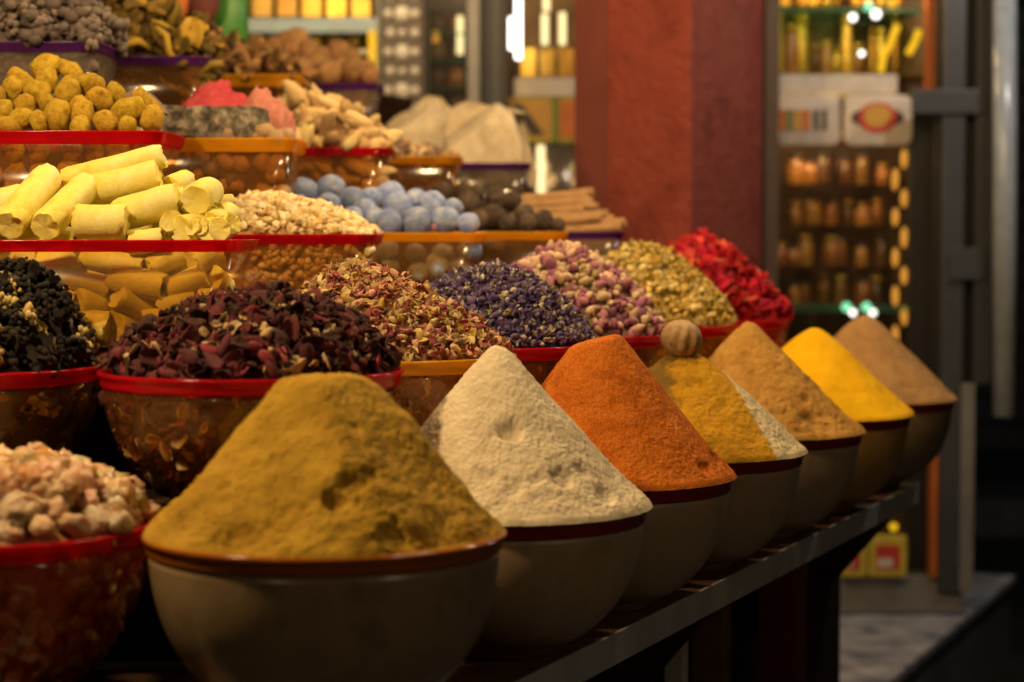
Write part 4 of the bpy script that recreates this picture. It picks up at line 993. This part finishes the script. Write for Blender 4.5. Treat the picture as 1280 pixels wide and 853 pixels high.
# ------------------------------------------------------------------ red pillar and beam with the lamps
M['red_plaster'] = mottled('red_plaster', ((.21, .038, .026), (.31, .062, .042), (.26, .049, .033)), 7, .75, ((14, .5, .03), (45, .9, .014), (160, .6, .004)), .3)
M['dull_plaster'] = mottled('dull_plaster', ((.17, .045, .035), (.21, .055, .042)), 7, .75, ((60, .5, .006),), .25)
pc = Vector((xpx(862, 4.6), 4.6, 0)); w1, w2 = .27, .55
pil = thing('pillar', 'square red plastered pillar rising behind the flower bowls', 'pillar', pc)
q0 = Vector((0, 0, 0)); q1 = NDIR * w1; q2 = q1 + UDIR * w2; q3 = UDIR * w2
me_poly = [(q0.x, q0.y), (q3.x, q3.y), (q2.x, q2.y), (q1.x, q1.y)]
sh = prism('pillar_shaft', me_poly, 0, 3.2, M['red_plaster'], pil, .006)
e0 = q1 - NDIR * .075 - UDIR * .004
prism('corner_strip', [(e0.x, e0.y), ((q1 + NDIR * .003 - UDIR * .004).x, (q1 + NDIR * .003 - UDIR * .004).y), ((q1 + NDIR * .003 + UDIR * .05).x, (q1 + NDIR * .003 + UDIR * .05).y), ((q1 - NDIR * .075 - UDIR * .0005).x, (q1 - NDIR * .075 - UDIR * .0005).y)], 0, 3.2, M['dull_plaster'], pil, 0)
M['black_metal'] = plain('black_metal', (.02, .018, .017), .45); M['brown_frame'] = plain('brown_frame', (.06, .035, .028), .5)
dp = thing('door_post', 'narrow dark brown post beside the red pillar', 'post', (xpx(963, 5.12), 5.14, 0))
ob('post_shaft', box_mesh('post_shaft', .036, .06, 3.0, M['brown_frame'], .002, True), dp); ob('foot_plate', box_mesh('foot_plate', .05, .075, .02, M['black_metal'], .002, True), dp)
beam = thing('lamp_beam', 'dark timber beam carrying the hanging bulbs above the stall', 'beam', (0, 0, 0))
for kk, yy0 in ((6.27, 1.71), (9.87, 2.66)):
    for poly in strip_poly(kk, yy0, 4.6, 0, .08): prism('beam_length', poly, 2.75, 2.85, M['dark_wood'], beam)
for uu in (2.2, 4.5):
    m0 = Vector((rowx(6.2, 2.0), 2.0, 0)); p = m0 + UDIR * (uu - m0.dot(UDIR)); q_ = p + NDIR * .75
    d_ = UDIR * .04; prism('cross_beam', [(p.x, p.y), (p.x + d_.x, p.y + d_.y), (q_.x + d_.x, q_.y + d_.y), (q_.x, q_.y)], 2.851, 2.93, M['dark_wood'], beam)
M['bulb'] = emitter('bulb', LAMP_COL, 40); M['cord'] = plain('cord', (.02, .02, .02), .6)
ZB = 2.75
for i, (lx, ly, lz, pw) in enumerate(LAMPS):
    t_ = thing('hanging_bulb', 'bare warm bulb hanging on a black cord over the spice stall', 'lamp', (lx, ly, lz), 0, 'bulbs hanging over the stall')
    ob('bulb_glass', lathe_mesh('bulb_glass', [(.0005, -.04), (.018, -.036), (.03, -.02), (.032, 0), (.024, .022), (.014, .04), (.013, .05)], M['bulb'], 20), t_)
    ob('socket', lathe_mesh('socket', [(.0135, .045), (.018, .047), (.018, .09), (.006, .1), (.0005, .1)], M['black_metal'], 20), t_)
    ob('cord', tube_mesh('cord', (0, 0, .098), (0, 0, ZB + .1 - lz), .003, M['cord'], 8), t_)
    ld = bpy.data.lights.new('bulb_light', 'POINT'); ld.energy = pw; ld.color = LAMP_COL; ld.shadow_soft_size = .045
    lo = bpy.data.objects.new('bulb_light', ld); COL.objects.link(lo); lo.parent = t_; lo.location = (0, 0, -.09)

M['brass'] = plain('brass', (.35, .22, .07), .35, .8)
for i, (lx, ly, lz, pw, lc, lb) in enumerate(ADDED_LAMPS):  # cased lamps out of view, added for fill and brightening
    t_ = thing('lantern', lb, 'lantern', (lx, ly, lz))
    for a in range(4): ob('lantern_bar', tube_mesh('lantern_bar', (.07 * math.cos(a * 1.571), .07 * math.sin(a * 1.571), -.12), (.07 * math.cos(a * 1.571), .07 * math.sin(a * 1.571), .1), .005, M['brass'], 8), t_)
    ob('lantern_cap', lathe_mesh('lantern_cap', [(.09, .1), (.05, .16), (.012, .2), (.0005, .2)], M['brass'], 20), t_); ob('lantern_base', lathe_mesh('lantern_base', [(.0005, -.135), (.07, -.135), (.08, -.12), (.0005, -.12)], M['brass'], 20), t_)
    ob('bulb_glass', lathe_mesh('bulb_glass', [(.0005, -.05), (.02, -.045), (.03, -.02), (.03, .01), (.014, .05), (.013, .1)], M['bulb'], 16), t_)
    ob('chain', tube_mesh('chain', (0, 0, .198), (0, 0, 3.4 - lz), .004, M['brass'], 6), t_)
    ld = bpy.data.lights.new('lantern_light', 'POINT'); ld.energy = pw; ld.color = lc; ld.shadow_soft_size = .04
    lo = bpy.data.objects.new('lantern_light', ld); COL.objects.link(lo); lo.parent = t_; lo.location = (0, 0, -.19)

# ------------------------------------------------------------------ shop fittings behind
M['gold'] = mottled('gold', ((.50, .28, .02), (.76, .50, .07)), 20, .3, (), .6, rand=.4, metal=.45)
M['amber_jar'] = mottled('amber_jar', ((.20, .08, .015), (.42, .20, .04)), 20, .25, (), .6, rand=.4)
M['brown_jar'] = mottled('brown_jar', ((.08, .035, .014), (.18, .08, .03)), 20, .25, (), .6, rand=.4)
M['white_board'] = plain('white_board', (.62, .55, .48), .5); M['blue_glass'] = plain('blue_glass', (.26, .36, .42), .3)
M['grey_metal'] = plain('grey_metal', (.045, .048, .055), .4); M['pale_metal'] = plain('pale_metal', (.22, .21, .20), .35, .2); M['chrome'] = plain('chrome', (.30, .34, .39), .2)
M['back_panel'] = mottled('back_panel', ((.20, .11, .04), (.32, .2, .08)), 6, .6); M['dark_panel'] = mottled('dark_panel', ((.035, .02, .012), (.06, .035, .02)), 6, .6)
M['glass_green'] = clear_plastic('glass_green', (.55, .8, .66), haze=.25, hazecol=(.12, .35, .22)); M['glass'] = clear_plastic('glass', (.97, .97, .96), haze=.004)
M['tube_warm'] = emitter('tube_warm', (1, .78, .36), 1.6); M['tube_white'] = emitter('tube_white', (1, .95, .88), 4); M['led_gold'] = emitter('led_gold', (1, .42, .05), .75); M['led_yellow'] = emitter('led_yellow', (1, .55, .012), .9); M['spot'] = emitter('spot', (1, .93, .80), 3); M['spot_green'] = emitter('spot_green', (.3, 1, .55), 1.2)  # gold, white and green glows stand in for reflected lights
M['orange_board'] = plain('orange_board', (.42, .11, .02), .5); M['steel_can'] = plain('steel_can', (.40, .34, .26), .3, .8)
M['sign_yellow'] = plain('sign_yellow', (.55, .42, .05), .5); M['sign_green'] = plain('sign_green', (.16, .25, .03), .5); M['sign_dark'] = plain('sign_dark', (.03, .018, .02), .5); M['sign_orange'] = plain('sign_orange', (.58, .16, .03), .5); M['sign_olive'] = plain('sign_olive', (.18, .17, .06), .5); M['sign_red'] = plain('sign_red', (.5, .04, .03), .5); M['sign_amber'] = plain('sign_amber', (.55, .30, .05), .5); M['sign_cream'] = plain('sign_cream', (.62, .54, .46), .5)

def pbox(name, x0, y0, x1, y1, Y, depth, mat, parent, bev=.002):
    a = at(x0, y0, Y); b_ = at(x1, y1, Y)
    return span_box(name, (a.x, Y, b_.z), (b_.x, Y + depth, a.z), mat, parent, bev)

# cabinet behind the left of the stall: shelves with gold boxes
YC = 5.6
cab = thing('display_cabinet', 'glazed display cabinet with gold boxes and a yellow light strip beyond the nutmegs', 'cabinet', (0, 0, 0))
pbox('back_panel', 180, -60, 476, 260, YC + .32, .02, M['back_panel'], cab)
for yy in (23, 62): pbox('shelf', 296, yy, 474, yy + 18 if yy == 23 else yy + 6, YC, .3, M['blue_glass'] if yy == 23 else M['white_board'], cab)
pbox('stile', 302, -60, 309, 260, YC - .01, .03, M['pale_metal'], cab); pbox('stile', 470, -60, 476, 260, YC - .01, .03, M['pale_metal'], cab)
pbox('light_strip', 460, 38, 470, 96, YC - .03, .02, M['led_yellow'], cab)
pbox('plinth', 296, 120, 476, 300, YC + .0, .3, M['dark_panel'], cab)
for i in range(5):
    o = pbox('gold_box', 314 + i * 31, -30 - (i % 2) * 6, 340 + i * 31, 22, YC + .06, .14, M['gold'], None, .004); tag(o, 'gold box on the pale blue shelf of the left cabinet', 'box', 'gold boxes in the left cabinet')
for i in range(6):
    p_ = at(322 + i * 24, 61, YC + .1); jar('spice_jar', 'squat gold jar under the pale blue shelf', 'jar', p_, .021, .042, M['gold'], M['dark_lid'], 'gold jars in the left cabinet')

# pierced screen column
scr = thing('pierced_screen', 'grey brown pierced metal screen between the left and middle cabinets', 'screen', (0, 0, 0))
M['screen_metal'] = plain('screen_metal', (.10, .08, .065), .45, .3); M['screen_stud'] = plain('screen_stud', (.72, .66, .58), .4)
pbox('screen_panel', 477, -60, 530, 300, YC - .05, .03, M['screen_metal'], scr)
for r_i in range(9):
    for cx, rr in ((488 if r_i % 2 else 485, 6), (503, 10 if r_i % 2 == 0 else 5), (519, 6)):
        p_ = at(cx, -30 + r_i * 24, YC - .055); me_ = bpy.data.meshes.get('stud_%d' % rr) or lathe_mesh('stud_%d' % rr, [(.0005, .010), (rr * .5 * YC / FPX, .009), (rr * YC / FPX, .003), (rr * YC / FPX, -.004)], M['screen_stud'], 12)
        ob('stud', me_, scr, p_, (R_(90), 0, 0))

# middle cabinet with metal uprights
mid = thing('glass_cabinet', 'narrow glass cabinet with metal uprights beside the pierced screen', 'cabinet', (0, 0, 0))
pbox('back_panel', 530, -60, 640, 320, YC + .3, .02, M['dark_panel'], mid)
for a, b_, mt in ((531, 536, 'grey_metal'), (584, 600, 'pale_metal'), (603, 612, 'black_metal'), (612, 628, 'grey_metal'), (628, 636, 'brown_frame')): pbox('upright', a, -60, b_, 320, YC - .02, .05, M[mt], mid)
pbox('glass_pane', 536, -60, 584, 320, YC - .005, .004, M['glass'], mid, 0)
pbox('light_tube', 571, 20, 579, 68, YC + .12, .012, M['tube_warm'], mid); pbox('light_tube', 541, 22, 549, 66, YC + .14, .012, M['led_gold'], mid)  # glowing bars stand in for upright reflections in the cabinet
for i in range(2):
    for j in range(5):
        p_ = at(546 + i * 24, 40 + j * 34, YC + .16); jar('spice_jar', 'brown jar stacked inside the narrow glass cabinet', 'jar', p_, .024, .052, M['amber_jar'] if (i + j) % 2 else M['brown_jar'], M['dark_lid'], 'jars in the narrow glass cabinet')
for j in range(5): pbox('shelf', 537, 40.5 + j * 34, 584, 43 + j * 34, YC + .08, .18, M['glass_green'], mid, 0)

# cabinet left of the pillar with tubes, sign and steel canister
rc = thing('shop_counter_cabinet', 'lit cabinet with light tubes and food pictures next to the red pillar', 'cabinet', (0, 0, 0))
pbox('back_panel', 636, -60, 740, 320, YC + .34, .02, M['back_panel'], rc)
pbox('shelf_edge', 642, 97, 735, 121, YC, .3, M['white_board'], rc)
for (a, y0, y1, mt) in ((637, 22, 62, 'tube_white'), (645, -20, 74, 'tube_white'), (678, 18, 56, 'tube_warm'), (680, -20, 14, 'tube_warm'), (700, 16, 56, 'tube_warm')):
    ob('light_tube', tube_mesh('light_tube', at(a + 3, y0, YC + .04), at(a + 3, y1, YC + .04), 4.2 * YC / FPX, M[mt], 10), rc)
pbox('picture_panel', 628, 121.5, 735, 178, YC + .005, .02, M['sign_yellow'], rc)
for a, b_, c_, d_, mt in ((634, 126, 690, 172, 'sign_amber'), (690.5, 122, 698, 177, 'sign_green'), (699, 126, 734, 172, 'sign_orange')): pbox('picture_patch', a, b_, c_, d_, YC + .001, .003, M[mt], rc, 0)
bm = bmesh.new(); vs = [bm.verts.new(at(a, b_, YC - .0015)) for a, b_ in ((640, 128), (652, 130), (680, 168), (664, 170))]; bm.faces.new(vs); me = bpy.data.meshes.new('picture_patch'); bm.to_mesh(me); bm.free(); me.materials.append(M['sign_dark']); ob('picture_patch', me, rc)
for i in range(3):
    o = pbox('honey_box', 650 + i * 24, 60, 670 + i * 24, 96, YC + .12, .1, M['gold'], None, .003); tag(o, 'amber box on the white edged shelf under the light tubes', 'box', 'amber boxes by the light tubes')
cn = jar('steel_canister', 'brushed steel canister with a tall highlight left of the pillar', 'canister', at(692, 262, YC + .08), .085, .19, M['steel_can'], M['pale_metal'], shoulder=.93)
ob('light_tube', tube_mesh('light_tube', at(676, 182, YC - .03), at(676, 243, YC - .03), 5 * YC / FPX, M['tube_warm'], 10), rc)  # glowing bar paints a tube's reflection in the steel canister
pbox('counter', 560, 250, 760, 420, YC - .04, .4, M['dark_panel'], rc)

# cabinet on the marble ledge, right of the pillar
YR = 5.5; LZ = .25
lp = [at(1225, 765, 5.47), Vector((.835, 4.62, 0)), ]
A_ = Vector((1.23, 5.47, 0)); 
def ul(d, n): q_ = A_ + UDIR * d + NDIR * n; return (q_.x, q_.y)
M['marble'] = mottled('marble', ((.10, .13, .22), (.34, .36, .42), (.56, .56, .58)), 13, .35, ((30, .1, .002),), .5); M['ledge_face'] = mottled('ledge_face', ((.10, .10, .10), (.16, .155, .15)), 8, .5)
ldg = thing('marble_ledge', 'low marble topped ledge in front of the far shop window', 'ledge', (0, 0, 0))
for i in range(5):
    for j in range(3): prism('marble_tile', [ul(-1.9 + i * .5 + .002, -.001 + j * .36 + .002), ul(-1.9 + i * .5 + .498, j * .36 + .002), ul(-1.9 + i * .5 + .498, j * .36 + .358), ul(-1.9 + i * .5 + .002, j * .36 + .358)], LZ - .02, LZ, M['marble'], ldg, .001)
prism('ledge_body', [ul(-1.9, .015), ul(.6, .015), ul(.6, 1.08), ul(-1.9, 1.08)], 0, LZ - .0215, M['ledge_face'], ldg)
sc_ = thing('shop_window_cabinet', 'tall glazed shop cabinet with gold light chain and food signs beyond the pillar', 'cabinet', (0, 0, 0))
M['amber_panel'] = mottled('amber_panel', ((.07, .032, .012), (.14, .07, .025)), 9, .5)
pbox('back_panel', 940, -60, 1165, 780, YR + .40, .02, M['amber_panel'], sc_)
pbox('upper_back', 940, -60, 1160, 96, YR + .36, .02, M['back_panel'], sc_)
pbox('white_shelf', 950, 93, 1122, 117, YR - .01, .35, M['white_board'], sc_)
pbox('glass_shelf', 950, 383, 1140, 390, YR, .34, M['glass_green'], sc_, 0)
pbox('glass_shelf', 950, 10, 1150, 15, YR, .34, M['glass_green'], sc_, 0)
for yy in (232, 283, 334): pbox('shelf', 950, yy, 1108, yy + 3, YR + .06, .3, M['glass'], sc_, 0)
pbox('orange_stile', 1160, -60, 1172, 110, YR - .03, .04, M['orange_board'], sc_)
pbox('upright', 1138, 112, 1166, 760, YR + .02, .04, M['black_metal'], sc_)
pbox('upright', 1182, -60, 1200, 740, YR - .12, .03, M['grey_metal'], sc_); pbox('upright', 1172.5, -60, 1224, 480, YR - .06, .03, M['black_metal'], sc_); pbox('upright', 1224, -60, 1239, 480, YR - .12, .03, M['grey_metal'], sc_)
pbox('cross_rail', 1140, 112, 1232, 142, YR - .135, .012, M['grey_metal'], sc_); pbox('cross_rail', 1188, 310, 1232, 350, YR - .135, .012, M['grey_metal'], sc_)
pbox('bottom_rail', 1030, 722, 1204, 766, YR - .10, .1, M['pale_metal'], sc_); pbox('upright', 1166, 480, 1171.5, 722, YR - .12, .05, M['orange_board'], sc_); pbox('upright', 1200.5, 480, 1216, 740, YR - .12, .03, M['pale_metal'], sc_)
ob('door_tube', tube_mesh('door_tube', at(1256, -60, YR - .2), at(1256, 520, YR - .2), 14 * YR / FPX, M['chrome'], 20), sc_)
pbox('glass_pane', 955, 120, 1138, 720, YR - .02, .004, M['glass'], sc_, 0)
M['shelf_lamp'] = emitter('shelf_lamp', (1, .66, .25), 3)
for (lx_, ly_, pw_) in ((1000, 160, .9), (1075, 160, .9), (1000, -40, 2.0), (1090, -40, 2.0)):   # hidden lamps added to brighten the cabinet, behind the signs and above view
    q_ = at(lx_, ly_, YR + .02); ob('puck_lamp', lathe_mesh('puck_lamp', [(.0005, 0), (.018, .001), (.02, .004), (.02, .012), (.0005, .012)], M['shelf_lamp'], 16), sc_, q_)
    ld = bpy.data.lights.new('puck_light', 'POINT'); ld.energy = pw_; ld.color = (1, .62, .25); ld.shadow_soft_size = .015
    lo = bpy.data.objects.new('puck_light', ld); COL.objects.link(lo); lo.parent = sc_; lo.location = q_ - Vector((0, 0, .022))
# food signs
def sign(label, x0, x1):
    s_ = thing('food_sign', label, 'sign', at((x0 + x1) / 2, 182, YR - .03)); b_ = s_.location.copy()
    wd = (x1 - x0) * YR / FPX; hg = 62 * YR / FPX; pts = rrect(wd, hg, .022, 6)
    me_ = loft('sign_board', [([(p_[0] * .97, p_[1] * .97) for p_ in pts], .012), (pts, .010), (pts, 0)], M['sign_cream'], True, True)
    ob('sign_board', me_, s_, (0, .0085, hg / 2), (R_(90), 0, 0))
    return s_, b_
s_, b_ = sign('rounded cream sign with a row of orange and green stripes', 968, 1049)
for i, mt in enumerate(('sign_orange', 'sign_olive', 'sign_amber', 'sign_orange', 'sign_dark', 'sign_dark')):
    o_ = pbox('stripe', 972 + i * 10.5 + (4 if i > 3 else 0), 137, 981 + i * 10.5, 163, YR - .038, .002, M[mt], s_, 0); o_.location -= b_
s_, b_ = sign('rounded cream sign with a dark oval and orange centre', 1056, 1139)
def disc(name, px_, py_, rx, ry, Y, mat, par, off):
    n = 32; c_ = at(px_, py_, Y); V = [tuple(c_ - off)] + [(c_.x - off.x + rx * Y / FPX * math.cos(2 * math.pi * i / n), c_.y - off.y, c_.z - off.z + ry * Y / FPX * math.sin(2 * math.pi * i / n)) for i in range(n)]
    return ob(name, mk(name, V, [(0, 1 + i, 1 + (i + 1) % n) for i in range(n)], mat, False), par)
disc('oval', 1097, 147, 33, 13, YR - .0375, M['sign_dark'], s_, b_); disc('oval', 1097, 147, 24, 19, YR - .0385, M['sign_red'], s_, b_); disc('oval', 1097, 145, 17, 14, YR - .0395, M['sign_amber'], s_, b_)
# jars in it
random.seed(51)
for row, yy in enumerate((232, 283, 334, 383)):
    for i in range(7):
        p_ = at(968 + i * 22 + random.uniform(-6, 6), yy - .5, YR + random.uniform(.09, .24)); jar('spice_jar', 'brown glass jar on the dark shelves below the food signs', 'jar', p_, random.uniform(.015, .026), random.uniform(.045, .085), M['brown_jar'] if random.random() < .4 else M['amber_jar'], M['gold'] if random.random() < .6 else M['dark_lid'], 'jars below the food signs')
for row, yy in enumerate((92, 9)):
    for i in range(11):
        p_ = at(970 + i * 15 + random.uniform(-5, 5), yy - .5, YR + random.uniform(.06, .26)); jar('perfume_bottle', 'gold bottle on the upper shelves above the food signs', 'bottle', p_, random.uniform(.011, .022), random.uniform(.06, .15), M['gold'] if random.random() < .75 else M['amber_jar'], M['gold'], 'gold bottles above the food signs', shoulder=random.uniform(.5, .8))
# glowing shapes: staggered gold blobs and spots for reflections of lights, and curved strips
cap_ = blob('chain_light', M['led_gold'], 3, .08, 1.2, (4.2 * YR / FPX, .006, 12.5 * YR / FPX), 2)  # stands in for LED strip lights reflected in the cabinet edge
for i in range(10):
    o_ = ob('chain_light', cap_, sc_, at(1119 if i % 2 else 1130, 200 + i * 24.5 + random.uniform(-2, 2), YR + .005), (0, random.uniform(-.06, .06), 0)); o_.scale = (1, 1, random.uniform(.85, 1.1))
for (a, y0, mt, r) in ((1066, 22, 'spot', 5), (1095, 18, 'spot', 6), (1077, 67, 'spot', 4), (1086, 8, 'spot_green', 6), (1115, 4, 'led_yellow', 6), (1066, 391, 'spot', 4.5), (1091, 391, 'spot', 4.5), (1058, 384, 'spot_green', 6), (1083, 384, 'spot_green', 6)):
    ob('spot_light', blob('spot_light', M[mt], 2, 0, 1, (r * YR / FPX,) * 3), sc_, at(a, y0, YR - .005))  # white and green balls paint glints of lights on the glass shelves
def strip_curve(pts, r):
    for (a, b0), (c0, d0) in zip(pts[:-1], pts[1:]): ob('light_strip', tube_mesh('light_strip', at(a, b0, YR + .01), at(c0, d0, YR + .01), r * YR / FPX, M['led_yellow'], 10), sc_)
strip_curve(((1122, 32), (1112, 56), (1104, 72), (1101, 90)), 4.5); strip_curve(((1149, 38), (1143, 54), (1135, 68)), 4.5)
# bright packets hanging below the shelf end
for (x0, x1, lb) in ((1052, 1084, 'small yellow green packet half hidden behind the shelf edge'), (1086, 1134, 'yellow green snack packet with a red picture by the shop window foot')):
    pk = thing('packet', lb, 'packet', at((x0 + x1) / 2, 722, YR - .12)); off = pk.location.copy()
    o_ = pbox('packet_bag', x0, 670, x1, 722, YR - .14, .03, M['sign_yellow'], pk, .008); o_.location -= off
    o_ = pbox('packet_print', x0 + 9, 682, x1 - 9, 712, YR - .1425, .002, M['sign_red'], pk, 0); o_.location -= off
    o_ = pbox('packet_print', x0 + 11, 698, x1 - 18, 709, YR - .1450, .002, M['sign_cream'], pk, 0); o_.location -= off
ob('spot_light', blob('spot_light', M['led_yellow'], 2, 0, 1, (5 * YR / FPX,) * 3), sc_, at(1117, 659, YR - .03))  # small yellow glowing ball above the packet

# far side of the alley
fw = thing('far_building', 'dark shuttered building at the end of the alley', 'building', (0, 0, 0))
span_box('wall', (.5, 9.0, 0), (5, 9.3, 5), M['far_wall'], fw, 0)
for i in range(16): span_box('shutter_slat', (1.9, 8.96, .3 + i * .12), (2.9, 8.995, .41 + i * .12), M['grey_metal'], fw, .01)
span_box('door_frame', (1.80, 8.9, 0), (1.885, 8.995, 2.4), M['grey_metal'], fw, .004)
span_box('step', (1.7, 8.4, .005), (3.4, 8.99, .16), M['ledge_face'], fw, .01)
bw = thing('back_wall', 'dark shop wall behind the cabinets', 'wall', (0, 0, 0))
span_box('wall_face', (-4, 6.3, 0), (1.2, 6.5, 4), M['dark_panel'], bw, 0)
